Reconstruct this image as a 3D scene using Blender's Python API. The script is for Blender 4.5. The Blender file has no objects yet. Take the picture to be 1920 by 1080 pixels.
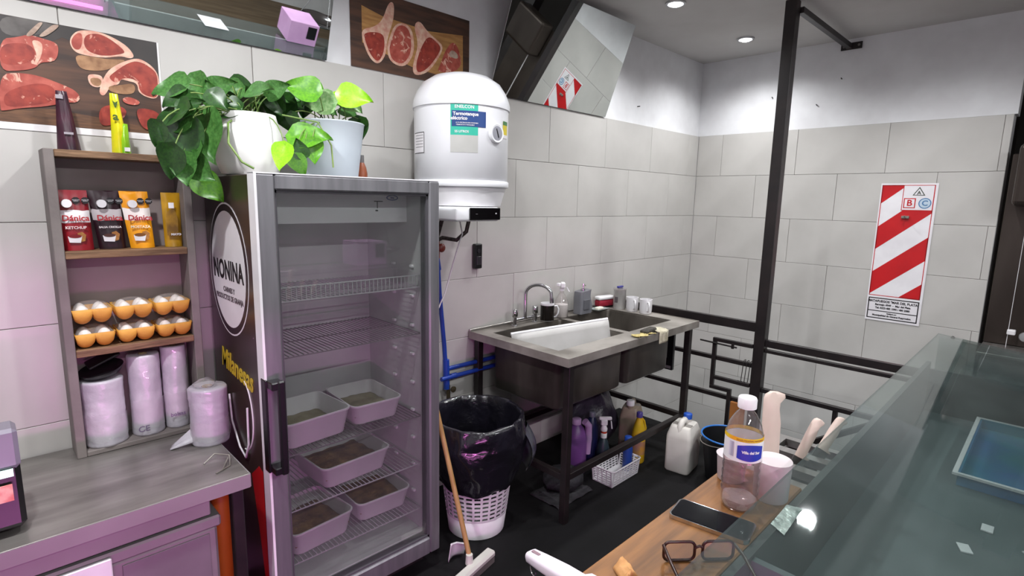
import bpy, bmesh, math, random
from mathutils import Vector, Matrix, noise
random.seed(7)
sc = bpy.context.scene
col = sc.collection
PI = math.pi
R = math.radians

# ------------------------------------------------------------------ camera
cam_d = bpy.data.cameras.new('camera'); cam = bpy.data.objects.new('camera', cam_d); col.objects.link(cam)
cam_d.sensor_width = 36; cam_d.lens = 1019.2/1920*36; cam_d.clip_start = .02
_y, _p, _r = R(45.29), R(-9.1825), R(1.1756)
_fw = Vector((math.cos(_p)*math.cos(_y), math.cos(_p)*math.sin(_y), math.sin(_p)))
_rt = Vector((math.sin(_y), -math.cos(_y), 0)); _up = _rt.cross(_fw)
_r2 = _rt*math.cos(_r)+_up*math.sin(_r); _u2 = -_rt*math.sin(_r)+_up*math.cos(_r)
cam.matrix_world = Matrix(((_r2.x,_u2.x,-_fw.x,-4.6306),(_r2.y,_u2.y,-_fw.y,-2.3746),(_r2.z,_u2.z,-_fw.z,1.6559),(0,0,0,1)))
sc.camera = cam
sc.cycles.transparent_max_bounces = 32

# ------------------------------------------------------------------ world, exposure
w = bpy.data.worlds.new('world'); sc.world = w; w.use_nodes = True
w.node_tree.nodes['Background'].inputs[0].default_value = (.86,.93,1,1)
w.node_tree.nodes['Background'].inputs[1].default_value = .7
sc.view_settings.view_transform = 'Standard'; sc.view_settings.look = 'None'
sc.view_settings.gamma = 1; sc.view_settings.use_curve_mapping = False
sc.view_settings.exposure = 0.0
DOWNLIGHT_W = 15; FILL_W = 60; PINK_W = 23

# ------------------------------------------------------------------ helpers
def lin(h):
    h = h.lstrip('#'); out = []
    for i in (0,2,4):
        c = int(h[i:i+2],16)/255
        out.append(c/12.92 if c <= .04045 else ((c+.055)/1.055)**2.4)
    return tuple(out)+(1,)

MATS = {}
def mat(name, c, rough=.5, metal=0, c2=None, scale=6, bump=0, bscale=60, stretch=None, emit=0, trans=0, detail=4, lo=.35, hi=.65, spec=.5, coat=0, sss=0):
    if name in MATS: return MATS[name]
    m = bpy.data.materials.new(name); m.use_nodes = True; MATS[name] = m
    nt = m.node_tree; b = nt.nodes['Principled BSDF']
    cc = lin(c)
    if c2 is None: d = tuple(x*.86 for x in cc[:3])+(1,)
    else: d = lin(c2)
    tc = nt.nodes.new('ShaderNodeTexCoord'); mp = nt.nodes.new('ShaderNodeMapping')
    nt.links.new(tc.outputs['Object'], mp.inputs[0])
    if stretch: mp.inputs['Scale'].default_value = stretch
    n = nt.nodes.new('ShaderNodeTexNoise'); n.inputs['Scale'].default_value = scale; n.inputs['Detail'].default_value = detail
    nt.links.new(mp.outputs[0], n.inputs['Vector'])
    r = nt.nodes.new('ShaderNodeValToRGB'); r.color_ramp.elements[0].position = lo; r.color_ramp.elements[1].position = hi
    r.color_ramp.elements[0].color = cc; r.color_ramp.elements[1].color = d
    nt.links.new(n.outputs['Fac'], r.inputs[0]); nt.links.new(r.outputs[0], b.inputs['Base Color'])
    b.inputs['Roughness'].default_value = rough; b.inputs['Metallic'].default_value = metal
    b.inputs['Specular IOR Level'].default_value = spec; b.inputs['Transmission Weight'].default_value = trans
    b.inputs['Coat Weight'].default_value = coat
    if sss: b.inputs['Subsurface Weight'].default_value = sss; b.inputs['Subsurface Radius'].default_value = (.01,.01,.01)
    if emit:
        nt.links.new(r.outputs[0], b.inputs['Emission Color']); b.inputs['Emission Strength'].default_value = emit
    if bump:
        n2 = nt.nodes.new('ShaderNodeTexNoise'); n2.inputs['Scale'].default_value = bscale; n2.inputs['Detail'].default_value = 5
        nt.links.new(mp.outputs[0], n2.inputs['Vector'])
        bp = nt.nodes.new('ShaderNodeBump'); bp.inputs['Strength'].default_value = bump; bp.inputs['Distance'].default_value = .01
        nt.links.new(n2.outputs['Fac'], bp.inputs['Height']); nt.links.new(bp.outputs[0], b.inputs['Normal'])
    return m

def glassmat(name, tint='#ffffff', haze=0.0, hazec='#cfd4d4', rough=.02, refl=1.0, ior=1.5):
    """thin clear sheet: transparent + mirror by Fresnel, a little white haze mixed in"""
    m = bpy.data.materials.new(name); m.use_nodes = True; MATS[name] = m
    nt = m.node_tree; nt.nodes.clear()
    o = nt.nodes.new('ShaderNodeOutputMaterial'); t = nt.nodes.new('ShaderNodeBsdfTransparent'); g = nt.nodes.new('ShaderNodeBsdfGlossy')
    t.inputs[0].default_value = lin(tint); g.inputs['Roughness'].default_value = rough
    f = nt.nodes.new('ShaderNodeLayerWeight'); f.inputs[0].default_value = .5
    pw = nt.nodes.new('ShaderNodeMath'); pw.operation = 'POWER'; pw.inputs[1].default_value = 4.0; nt.links.new(f.outputs['Facing'], pw.inputs[0])
    mu = nt.nodes.new('ShaderNodeMath'); mu.operation = 'MULTIPLY_ADD'; mu.inputs[1].default_value = .6*refl; mu.inputs[2].default_value = .03*refl
    nt.links.new(pw.outputs[0], mu.inputs[0])
    mx = nt.nodes.new('ShaderNodeMixShader'); nt.links.new(mu.outputs[0], mx.inputs[0]); nt.links.new(t.outputs[0], mx.inputs[1]); nt.links.new(g.outputs[0], mx.inputs[2])
    last = mx
    if haze:
        d = nt.nodes.new('ShaderNodeBsdfDiffuse'); d.inputs[0].default_value = lin(hazec)
        n = nt.nodes.new('ShaderNodeTexNoise'); n.inputs['Scale'].default_value = 5; n.inputs['Detail'].default_value = 5
        tc = nt.nodes.new('ShaderNodeTexCoord'); nt.links.new(tc.outputs['Object'], n.inputs['Vector'])
        m2 = nt.nodes.new('ShaderNodeMath'); m2.operation = 'MULTIPLY'; m2.inputs[1].default_value = haze*2
        nt.links.new(n.outputs['Fac'], m2.inputs[0])
        mx2 = nt.nodes.new('ShaderNodeMixShader'); nt.links.new(m2.outputs[0], mx2.inputs[0]); nt.links.new(mx.outputs[0], mx2.inputs[1]); nt.links.new(d.outputs[0], mx2.inputs[2]); last = mx2
    nt.links.new(last.outputs[0], o.inputs[0])
    return m

class G:
    """collects shapes given in world coordinates"""
    def __init__(s): s.bm = bmesh.new()
    def box(s, x0,x1,y0,y1,z0,z1, bev=0, rz=0, rx=0, ry=0, seg=1):
        c = Vector(((x0+x1)/2,(y0+y1)/2,(z0+z1)/2))
        r = bmesh.ops.create_cube(s.bm, size=1); vs = r['verts']
        bmesh.ops.scale(s.bm, vec=(abs(x1-x0),abs(y1-y0),abs(z1-z0)), verts=vs)
        if bev:
            es = list({e for v in vs for e in v.link_edges})
            r2 = bmesh.ops.bevel(s.bm, geom=es, offset=bev, segments=seg, affect='EDGES', profile=.5)
            vs = list({v for f in r2['faces'] for v in f.verts} | {v for v in vs if v.is_valid})
        M = Matrix.Translation(c) @ Matrix.Rotation(rz,4,'Z') @ Matrix.Rotation(ry,4,'Y') @ Matrix.Rotation(rx,4,'X')
        bmesh.ops.transform(s.bm, matrix=M, verts=vs); return s
    def lathe(s, prof, c=(0,0,0), seg=24, cap0=True, cap1=True, M=None, wob=None, skip=None):
        rings = []
        for k,(r,z) in enumerate(prof):
            ring = []
            for i in range(seg):
                a = 2*PI*i/seg; rr = r
                if wob: rr = r*(1+wob(a,z,k))
                p = Vector((rr*math.cos(a), rr*math.sin(a), z))
                p = (M @ p) if M else p + Vector(c)
                ring.append(s.bm.verts.new(p))
            rings.append(ring)
        for k in range(len(rings)-1):
            for i in range(seg):
                if skip and skip(i,k): continue
                j = (i+1)%seg
                s.bm.faces.new((rings[k][i],rings[k][j],rings[k+1][j],rings[k+1][i]))
        if cap0 and prof[0][0] > 1e-5: s.bm.faces.new(rings[0][::-1])
        if cap1 and prof[-1][0] > 1e-5: s.bm.faces.new(rings[-1])
        return s
    def cyl(s, a, b, r0, r1=None, seg=12):
        a = Vector(a); b = Vector(b); d = b-a; M = Matrix.Translation(a) @ d.to_track_quat('Z','Y').to_matrix().to_4x4()
        return s.lathe([(r0,0),(r0 if r1 is None else r1, d.length)], seg=seg, M=M)
    def tube(s, pts, r, seg=8, closed=False):
        pts = [Vector(p) for p in pts]; n = len(pts); rings = []; prev = None
        rs = r if isinstance(r,(list,tuple)) else [r]*n
        for i,p in enumerate(pts):
            if closed: t = (pts[(i+1)%n]-pts[i-1])
            else: t = pts[min(i+1,n-1)]-pts[max(i-1,0)]
            t.normalize()
            if prev is None:
                u = t.orthogonal().normalized()
            else:
                u = prev-t*prev.dot(t)
                u = u.normalized() if u.length > 1e-6 else t.orthogonal().normalized()
            prev = u; v = t.cross(u)
            rings.append([s.bm.verts.new(p+(u*math.cos(2*PI*k/seg)+v*math.sin(2*PI*k/seg))*rs[i]) for k in range(seg)])
        m = n if closed else n-1
        for i in range(m):
            A = rings[i]; B = rings[(i+1)%n]
            for k in range(seg):
                j = (k+1)%seg; s.bm.faces.new((A[k],A[j],B[j],B[k]))
        if not closed:
            s.bm.faces.new(rings[0][::-1]); s.bm.faces.new(rings[-1])
        return s
    def prism(s, poly, O, U, V, N, t):
        """flat polygon in axes U,V at origin O, thickness t along N"""
        O=Vector(O);U=Vector(U);V=Vector(V);N=Vector(N)
        a = [s.bm.verts.new(O+U*x+V*y) for x,y in poly]; b = [s.bm.verts.new(O+U*x+V*y+N*t) for x,y in poly]
        n = len(poly); s.bm.faces.new(a[::-1]); s.bm.faces.new(b)
        for i in range(n): s.bm.faces.new((a[i],a[(i+1)%n],b[(i+1)%n],b[i]))
        return s
    def grid(s, fn, nu, nv):
        vs = [[s.bm.verts.new(fn(i/nu,j/nv)) for j in range(nv+1)] for i in range(nu+1)]
        for i in range(nu):
            for j in range(nv): s.bm.faces.new((vs[i][j],vs[i+1][j],vs[i+1][j+1],vs[i][j+1]))
        return s
    def xf(s, M):
        bmesh.ops.transform(s.bm, matrix=M, verts=s.bm.verts); return s
    def disp(s, amp, freq, seed=0):
        for v in s.bm.verts:
            d = noise.noise_vector(v.co*freq+Vector((seed,seed*2,0))); v.co += d*amp
        return s

BASE = {}
def smooth(me, ang=40):
    for p in me.polygons: p.use_smooth = True
    try: me.set_sharp_from_angle(angle=R(ang))
    except Exception: pass
def part(name, g, m, parent, sm=False, solid=0, sub=0, kind=None, label=None):
    """child mesh; vertices in world coordinates, origin at the thing's base"""
    me = bpy.data.meshes.new(name); bm = g.bm
    bmesh.ops.recalc_face_normals(bm, faces=bm.faces); bm.to_mesh(me); bm.free()
    base = BASE[parent.name]
    me.transform(Matrix.Translation(-base))
    if m: me.materials.append(m)
    if sm: smooth(me, 50 if sm is True else sm)
    o = bpy.data.objects.new(name, me); col.objects.link(o); o.parent = parent; BASE[o.name] = base
    if solid: md = o.modifiers.new('solid','SOLIDIFY'); md.thickness = solid; md.offset = 0
    if sub: md = o.modifiers.new('sub','SUBSURF'); md.levels = sub; md.render_levels = sub
    if kind: o['kind'] = kind
    if label: o['label'] = label
    return o
def tag(o, label, cat, group=None):
    o['label'] = label; o['category'] = cat
    if group: o['group'] = group
    return o
def thing(name, label, cat, loc, group=None):
    o = bpy.data.objects.new(name, None); col.objects.link(o); o.location = loc; o.empty_display_size = .02
    BASE[o.name] = Vector(loc); return tag(o, label, cat, group)
def solo(name, g, m, label=None, cat=None, sm=False, solid=0, sub=0, group=None, kind=None, loc=None):
    """a thing (or piece of the setting) that is one mesh"""
    bm = g.bm; bmesh.ops.recalc_face_normals(bm, faces=bm.faces)
    if loc is None:
        xs=[v.co.x for v in bm.verts]; ys=[v.co.y for v in bm.verts]; zs=[v.co.z for v in bm.verts]
        loc = Vector(((min(xs)+max(xs))/2,(min(ys)+max(ys))/2,min(zs)))
    loc = Vector(loc)
    me = bpy.data.meshes.new(name); bm.to_mesh(me); bm.free(); me.transform(Matrix.Translation(-loc))
    me.materials.append(m)
    if sm: smooth(me, 50 if sm is True else sm)
    o = bpy.data.objects.new(name, me); col.objects.link(o); o.location = loc; BASE[o.name] = loc
    if solid: md = o.modifiers.new('solid','SOLIDIFY'); md.thickness = solid; md.offset = 0
    if sub: md = o.modifiers.new('sub','SUBSURF'); md.levels = sub; md.render_levels = sub
    if label: tag(o, label, cat, group)
    if kind: o['kind'] = kind
    return o
def dup(root, shift, label=None, group=None, rz=0):
    r = root.copy(); col.objects.link(r); r.location = root.location+Vector(shift); r.rotation_euler.z += rz
    BASE[r.name] = Vector(r.location)
    if label: r['label'] = label
    if group: r['group'] = group
    for ch in list(root.children):
        c = ch.copy(); col.objects.link(c); c.parent = r
        for g2 in list(ch.children):
            d = g2.copy(); col.objects.link(d); d.parent = c
    return r
def text(s, size, O, U, V, ext=.0006, bold=0, shear=0, wrap=None, sx=1, spacing=1):
    """flat lettering as geometry, centred on O, running along U, up V"""
    cu = bpy.data.curves.new('lettering','FONT'); cu.body = s; cu.size = size; cu.extrude = ext; cu.offset = bold
    cu.align_x = 'CENTER'; cu.align_y = 'CENTER'; cu.shear = shear; cu.space_character = spacing; cu.resolution_u = 3
    o = bpy.data.objects.new('lettering',cu); col.objects.link(o)
    dg = bpy.context.evaluated_depsgraph_get(); me = bpy.data.meshes.new_from_object(o.evaluated_get(dg))
    bpy.data.objects.remove(o); bpy.data.curves.remove(cu)
    g = G(); g.bm.from_mesh(me); bpy.data.meshes.remove(me)
    O=Vector(O);U=Vector(U);V=Vector(V);N=U.cross(V)
    for v in g.bm.verts:
        x,y,z = v.co; x *= sx
        v.co = wrap(x,y,z) if wrap else O+U*x+V*y+N*(z+ext)
    return g
def clip(poly, box):
    x0,x1,y0,y1 = box
    for axis,val,keep in ((0,x0,1),(0,x1,-1),(1,y0,1),(1,y1,-1)):
        out = []
        for i in range(len(poly)):
            a = poly[i-1]; b = poly[i]; ia = (a[axis]-val)*keep >= 0; ib = (b[axis]-val)*keep >= 0
            if ia != ib:
                t = (val-a[axis])/(b[axis]-a[axis]); out.append((a[0]+t*(b[0]-a[0]), a[1]+t*(b[1]-a[1])))
            if ib: out.append(b)
        poly = out
        if not poly: return []
    return poly
def chaikin(p,n=2):
    for _ in range(n):
        q=[]
        for i in range(len(p)):
            a=p[i]; b=p[(i+1)%len(p)]
            q+=[(a[0]*.75+b[0]*.25,a[1]*.75+b[1]*.25),(a[0]*.25+b[0]*.75,a[1]*.25+b[1]*.75)]
        p=q
    return p
def marble(name, c, dark, fat, scale=30, thin=.60):
    m = mat(name, c, .45, c2=dark, scale=scale, detail=6); nt = m.node_tree
    r = [n for n in nt.nodes if n.type == 'VALTORGB'][0]; b = nt.nodes['Principled BSDF']
    n = nt.nodes.new('ShaderNodeTexNoise'); n.inputs['Scale'].default_value = scale*.8; n.inputs['Detail'].default_value = 3; n.inputs['Distortion'].default_value = 1.6
    mp = [q for q in nt.nodes if q.type == 'MAPPING'][0]; nt.links.new(mp.outputs[0], n.inputs['Vector'])
    r2 = nt.nodes.new('ShaderNodeValToRGB'); e = r2.color_ramp.elements
    e[0].position = thin; e[0].color = (0,0,0,1); e[1].position = thin+.06; e[1].color = (1,1,1,1)
    nt.links.new(n.outputs['Fac'], r2.inputs[0])
    mx = nt.nodes.new('ShaderNodeMixRGB'); mx.inputs[2].default_value = lin(fat)
    nt.links.new(r2.outputs[0], mx.inputs[0]); nt.links.new(r.outputs[0], mx.inputs[1]); nt.links.new(mx.outputs[0], b.inputs['Base Color'])
    return m
def rrect(x0,x1,y0,y1,r,n=4):
    out=[]
    for cx,cy,a0 in ((x1-r,y1-r,0),(x0+r,y1-r,90),(x0+r,y0+r,180),(x1-r,y0+r,270)):
        for k in range(n+1):
            a=R(a0+90*k/n); out.append((cx+r*math.cos(a),cy+r*math.sin(a)))
    return out

# ------------------------------------------------------------------ materials
M_tile = mat('glazed_tile','#bdbab6',.36,c2='#b3b0ac',scale=3,bump=.04,bscale=14)
M_grout = mat('grout','#8d8783',.9,c2='#777170')
M_plaster = mat('plaster','#dcdcde',.85,c2='#d2d1d3',scale=5,bump=.12,bscale=30)
M_ceil = mat('ceiling_paint','#c9c7c5',.9,c2='#bfbcba',scale=2,bump=.1,bscale=25)
M_floor = mat('floor','#080708',.75,c2='#121013',scale=3,bump=.2,bscale=25,lo=.4,hi=.75,spec=.25)
M_dark = mat('dark_wall','#3a3532',.7,c2='#2a2624',scale=2,stretch=(1,1,.3))
M_brownfloor = mat('brown_floor','#6d5a44',.6,c2='#57452f',scale=5,stretch=(.4,3,1))
M_black = mat('black_paint','#1a1516',.42,c2='#241d1d',scale=14)
M_blackp = mat('black_plastic','#0d0c0e',.35,c2='#151417')
M_steel = mat('stainless','#a6a2a0',.32,.75,c2='#85807d',scale=5,stretch=(.5,6,6),bump=.02,bscale=80)
M_steeld = mat('worn_stainless','#a8a29b',.38,.35,c2='#77716a',scale=5,bump=.03,bscale=50)
M_chrome = mat('chrome','#d8d8da',.1,1,c2='#c4c4c8')
M_white = mat('white_plastic','#e6e4e6',.35,c2='#dad8db')
M_whitee = mat('white_enamel','#e9e9ec',.22,c2='#e2e2e6',scale=3)
M_wood = mat('shelf_wood','#8a6a4e',.65,c2='#5f452f',scale=9,stretch=(1,8,8),bump=.2,bscale=40)
M_greywood = mat('painted_board','#7d7572',.7,c2='#6b6361',scale=7,bump=.1)
M_shelfback = mat('shelf_back','#8f8482',.8,c2='#80726f',scale=3)
M_fgrey = mat('fridge_grey','#8b898c',.4,c2='#7f7d80',scale=4,stretch=(8,8,.6))
M_alu = mat('aluminium','#8f8e92',.38,.6,c2='#7d7c80',scale=4,stretch=(8,8,.6))
M_fside = mat('fridge_decal_dark','#2a201f',.28,c2='#3d2e28',scale=2.2)
M_print_w = mat('print_white','#e6e3e6',.4,c2='#dad6da')
M_print_k = mat('print_black','#141214',.45)
M_yellow = mat('print_yellow','#c9b02a',.45,c2='#b89d22')
M_red = mat('print_red','#b8161c',.4,c2='#a81218')
M_mirror = mat('mirror_silver','#e6ebe9',.012,1,c2='#e0e6e4')
M_lamp = mat('lamp_glow','#ffffff',.4,c2='#f8fbff',emit=22)
M_wood2 = mat('counter_wood','#91602f',.5,c2='#5a3716',scale=4,stretch=(1.2,14,14),bump=.08,bscale=50,lo=.3,hi=.75)
M_blue = mat('blue_pipe','#1d3f9e',.4,c2='#173482')
M_glass_door = glassmat('fridge_glass','#f2f4f3',haze=.025,hazec='#b9bcbb',rough=.02,refl=1.9)
M_glass_case = glassmat('case_glass','#e4eae8',haze=.05,hazec='#98a6a6',rough=.03,refl=1.5)
M_clear = glassmat('clear_plastic','#f6f3f2',haze=.05,hazec='#e9e4e6',rough=.05,refl=2.4)
M_film = glassmat('cling_film','#ffffff',haze=.1,hazec='#ffffff',rough=.1,refl=1.6)
M_bagroll = mat('bag_film','#c6c2c9',.28,c2='#aeaab3',scale=10,bump=.5,bscale=16,coat=.4,sss=.15)
M_egg = mat('egg_shell','#ece4df',.45,c2='#e2d8d2',sss=.1)
M_carton = mat('yellow_carton','#d39d3e',.6,c2='#bd842f',scale=12,bump=.15,bscale=70)
M_tub = mat('tub_plastic','#d9d5d8',.4,c2='#cfcace')
M_bread = mat('breaded_meat','#8c6a45',.9,c2='#5e4630',scale=18,bump=.8,bscale=60)
M_bag = mat('black_bag','#100f14',.22,c2='#191720',scale=6,bump=1.0,bscale=17,coat=.5)
POSTER_A=[('band','wood2',[(-4.537,1.909),(-4.394,1.919),(-4.277,1.904),(-4.103,1.882),(-4.102,1.864),(-4.542,1.856)]),('shade','dark',[(-4.511,2.186),(-4.099,2.187),(-4.102,2.048),(-4.134,2.088),(-4.185,2.116),(-4.299,2.125),(-4.366,2.149),(-4.413,2.116),(-4.52,2.082)]),('smoke','smoke',[(-4.511,2.184),(-4.428,2.188),(-4.364,2.179),(-4.448,2.132),(-4.516,2.126)]),('s1','fat',[(-4.349,2.134),(-4.343,2.158),(-4.322,2.181),(-4.278,2.188),(-4.246,2.183),(-4.214,2.171),(-4.186,2.153),(-4.17,2.126),(-4.185,2.116),(-4.21,2.121),(-4.261,2.104),(-4.317,2.104),(-4.339,2.111)]),('s1l','lean',[(-4.306,2.168),(-4.279,2.18),(-4.251,2.178),(-4.216,2.156),(-4.196,2.136),(-4.21,2.126),(-4.261,2.11),(-4.3,2.116),(-4.312,2.137)]),('s1m','meat',[(-4.34,2.154),(-4.323,2.174),(-4.311,2.169),(-4.319,2.121),(-4.337,2.116),(-4.345,2.135)]),('s1b','tan',[(-4.337,2.102),(-4.293,2.103),(-4.253,2.102),(-4.189,2.112),(-4.23,2.081),(-4.269,2.06),(-4.321,2.056),(-4.335,2.072)]),('s2','fat',[(-4.279,1.981),(-4.282,2.0),(-4.256,2.062),(-4.221,2.093),(-4.176,2.119),(-4.149,2.121),(-4.115,2.099),(-4.101,2.068),(-4.105,2.006),(-4.123,1.987),(-4.169,2.002),(-4.169,2.037),(-4.199,2.04),(-4.218,2.044),(-4.224,2.023),(-4.247,2.018),(-4.267,1.981)]),('s2l','lean',[(-4.247,2.052),(-4.185,2.108),(-4.15,2.112),(-4.114,2.089),(-4.106,2.07),(-4.108,2.006),(-4.123,1.992),(-4.165,2.005),(-4.166,2.048),(-4.211,2.05),(-4.23,2.025),(-4.25,2.039)]),('s2t','fat',[(-4.312,2.041),(-4.29,2.048),(-4.266,2.044),(-4.273,2.006),(-4.305,2.005)]),('s2u','tan',[(-4.305,2.035),(-4.271,2.036),(-4.277,2.008),(-4.301,2.011)]),('s2v','tan',[(-4.256,2.014),(-4.226,2.021),(-4.178,2.036),(-4.178,2.003),(-4.207,1.992),(-4.253,1.995)]),('s3','meat',[(-4.518,2.113),(-4.476,2.126),(-4.45,2.14),(-4.419,2.135),(-4.383,2.129),(-4.378,2.11),(-4.386,2.077),(-4.403,2.065),(-4.429,2.06),(-4.442,2.039),(-4.485,2.024),(-4.527,2.018)]),('s3l','lean',[(-4.519,2.095),(-4.477,2.11),(-4.45,2.109),(-4.437,2.094),(-4.443,2.062),(-4.484,2.041),(-4.525,2.038)]),('s3f','fat',[(-4.443,2.126),(-4.42,2.124),(-4.418,2.102),(-4.43,2.063),(-4.445,2.051),(-4.434,2.081),(-4.441,2.106)]),('b1','bone',[(-4.46,2.133),(-4.43,2.171),(-4.42,2.182),(-4.41,2.184),(-4.42,2.166),(-4.442,2.135)]),('b2','bone',[(-4.428,2.138),(-4.398,2.171),(-4.386,2.183),(-4.368,2.185),(-4.387,2.162),(-4.413,2.139)]),('s4','meat',[(-4.528,2.007),(-4.486,2.019),(-4.437,2.019),(-4.379,2.0),(-4.346,1.986),(-4.334,1.964),(-4.346,1.947),(-4.369,1.945),(-4.431,1.923),(-4.485,1.913),(-4.531,1.898),(-4.538,1.9)]),('s4l','lean',[(-4.528,1.937),(-4.512,1.961),(-4.468,1.986),(-4.424,1.997),(-4.396,1.983),(-4.407,1.94),(-4.467,1.921),(-4.523,1.909)]),('m1','lean',[(-4.29,1.922),(-4.274,1.947),(-4.236,1.954),(-4.206,1.942),(-4.218,1.911),(-4.249,1.886),(-4.288,1.877)]),('m2','meat',[(-4.221,1.977),(-4.199,1.988),(-4.164,1.975),(-4.175,1.96),(-4.21,1.961)]),('m3','lean',[(-4.183,1.942),(-4.162,1.954),(-4.117,1.948),(-4.106,1.923),(-4.129,1.878),(-4.167,1.881)])]
POSTER_B=[('board','board',[(-3.276,2.518),(-3.168,2.496),(-2.899,2.487),(-2.681,2.512),(-2.679,2.319),(-2.857,2.287),(-3.001,2.297),(-3.276,2.358)]),('t1','fat',[(-3.276,2.416),(-3.214,2.437),(-3.168,2.477),(-3.132,2.568),(-3.101,2.571),(-3.107,2.491),(-3.141,2.409),(-3.152,2.323),(-3.195,2.272),(-3.243,2.297),(-3.277,2.373)]),('t1l','lean',[(-3.266,2.404),(-3.179,2.423),(-3.156,2.398),(-3.164,2.329),(-3.195,2.284),(-3.234,2.308),(-3.263,2.372)]),('t2','fat',[(-3.138,2.394),(-3.095,2.488),(-3.009,2.49),(-2.988,2.409),(-3.001,2.344),(-3.05,2.286),(-3.126,2.296),(-3.148,2.347)]),('t2l','meat',[(-3.125,2.389),(-3.086,2.481),(-3.019,2.477),(-3.005,2.398),(-3.019,2.345),(-3.06,2.298),(-3.117,2.307),(-3.135,2.349)]),('t3','fat',[(-2.994,2.494),(-2.959,2.527),(-2.909,2.481),(-2.846,2.454),(-2.808,2.43),(-2.844,2.365),(-2.908,2.287),(-2.982,2.259),(-3.004,2.28),(-2.991,2.338),(-2.965,2.414)]),('t3l','lean',[(-2.945,2.41),(-2.904,2.466),(-2.852,2.445),(-2.823,2.422),(-2.857,2.367),(-2.918,2.299),(-2.977,2.271),(-2.981,2.324)]),('t4','meat',[(-2.798,2.415),(-2.748,2.475),(-2.703,2.434),(-2.689,2.334),(-2.857,2.292),(-2.825,2.352)]),('t4b','bone',[(-2.784,2.393),(-2.754,2.432),(-2.709,2.407),(-2.72,2.384)])]
LEAVES=[(-4.139,-0.282,1.993,0.098,195,1,0),(-4.046,-0.257,2.004,0.09,-60,1,0),(-4.135,-0.323,1.953,0.072,215,0,0),(-3.982,-0.288,2.02,0.084,20,1,0),(-3.939,-0.227,2.017,0.077,200,1,0),(-3.886,-0.227,2.033,0.078,-20,0,0),(-3.877,-0.35,2.019,0.084,10,1,0),(-3.81,-0.337,2.031,0.075,20,1,0),(-3.737,-0.362,2.043,0.1,170,2,1),(-3.639,-0.299,2.061,0.047,-40,2,1),(-3.519,-0.365,2.04,0.104,-5,3,1),(-3.499,-0.297,2.023,0.081,-35,4,1),(-3.582,-0.266,2.028,0.096,190,3,1),(-3.653,-0.325,2.005,0.093,185,4,1),(-4.153,-0.333,1.902,0.109,190,0,0),(-4.101,-0.366,1.933,0.071,30,0,0),(-4.061,-0.359,1.838,0.142,-75,1,0),(-4.118,-0.357,1.817,0.122,-70,0,0),(-4.136,-0.345,1.872,0.071,200,1,0),(-4.193,-0.336,1.835,0.07,240,0,0),(-3.926,-0.245,1.898,0.101,200,1,0),(-3.899,-0.321,1.899,0.074,-20,1,0),(-3.926,-0.334,1.878,0.054,-90,1,0),(-3.985,-0.308,1.941,0.088,200,0,0),(-3.895,-0.22,1.979,0.103,-90,0,0),(-3.82,-0.214,1.99,0.105,260,0,0),(-3.756,-0.262,1.956,0.114,-70,0,0),(-3.699,-0.226,2.009,0.08,-30,0,1),(-3.668,-0.235,1.998,0.08,250,0,1),(-3.851,-0.444,1.787,0.075,-100,3,0),(-3.73,-0.417,1.869,0.117,5,2,1),(-3.732,-0.436,1.814,0.072,-80,2,1),(-3.779,-0.422,1.762,0.067,-70,2,1),(-3.781,-0.432,1.823,0.057,100,0,1),(-3.473,-0.297,1.921,0.086,-85,0,1),(-3.477,-0.232,1.997,0.066,-20,1,1),(-4.165,-0.357,1.749,0.093,250,0,0),(-4.113,-0.344,1.773,0.094,235,1,0),(-4.132,-0.364,1.731,0.084,-80,1,0),(-4.086,-0.373,1.733,0.093,-40,1,0),(-4.037,-0.293,1.673,0.092,-45,2,0),(-3.744,-0.312,1.925,0.056,-80,0,1),(-3.943,-0.257,1.956,0.076,-60,0,0),(-3.859,-0.251,2.017,0.072,170,1,0),(-3.808,-0.259,2.014,0.082,0,1,0),(-3.737,-0.26,2.028,0.083,-10,1,0),(-3.691,-0.31,2.02,0.062,-130,0,1),(-4.041,-0.263,1.976,0.08,230,0,0),(-4.024,-0.316,1.989,0.068,100,1,0),(-3.8,-0.278,1.959,0.082,-100,0,0),(-3.609,-0.318,1.983,0.057,-20,1,1),(-3.798,-0.299,1.979,0.071,-60,0,0),(-4.015,-0.36,1.961,0.067,-40,0,0)]
# ------------------------------------------------------------------ setting
TZ = 2.2425; TH = .345; TW = .6; CEIL = 2.85; XL = -6.4; YF = -6.4
def structure(name, g, m, **k): return solo(name, g, m, kind='structure', loc=(0,0,0), **k)
g = G().box(XL,.2,.01,.18,-1.1,CEIL); wall_a = structure('wall_back', g, M_plaster)
g = G().box(.01,.16,-2.06,.01,-1.1,TZ).box(.004,.16,-2.075,.01,TZ,CEIL); wall_b = structure('wall_right', g, M_plaster)
g = G().box(XL-.15,XL,YF,.18,-.1,CEIL); structure('wall_left', g, M_plaster)
g = G().box(XL,.16,YF,.18,CEIL,CEIL+.1); structure('ceiling', g, M_ceil)
g = G().box(XL,-1.02,-3.1,.0,-.1,0).box(-1.02,2.2,-3.1,-1.95,-.1,0); structure('floor', g, M_floor)
g = G().box(XL,2.2,YF,-3.1,-.1,0.0); structure('floor_shop', g, M_brownfloor)
g = G().box(-1.02,.0,-1.95,0,-1.1,-1.0); structure('floor_stairwell', g, M_floor)
g = G().box(2.2,2.35,YF,-1.0,-.1,CEIL).box(.16,2.35,-1.95,-1.85,-.1,CEIL); structure('wall_passage', g, M_dark)
g = G().box(.16,2.35,YF,-1.85,CEIL,CEIL+.1); structure('ceiling_passage', g, M_dark)
g = G().box(.02,.14,-2.75,-2.61,0,CEIL); structure('trim_1', g, M_black)
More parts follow.
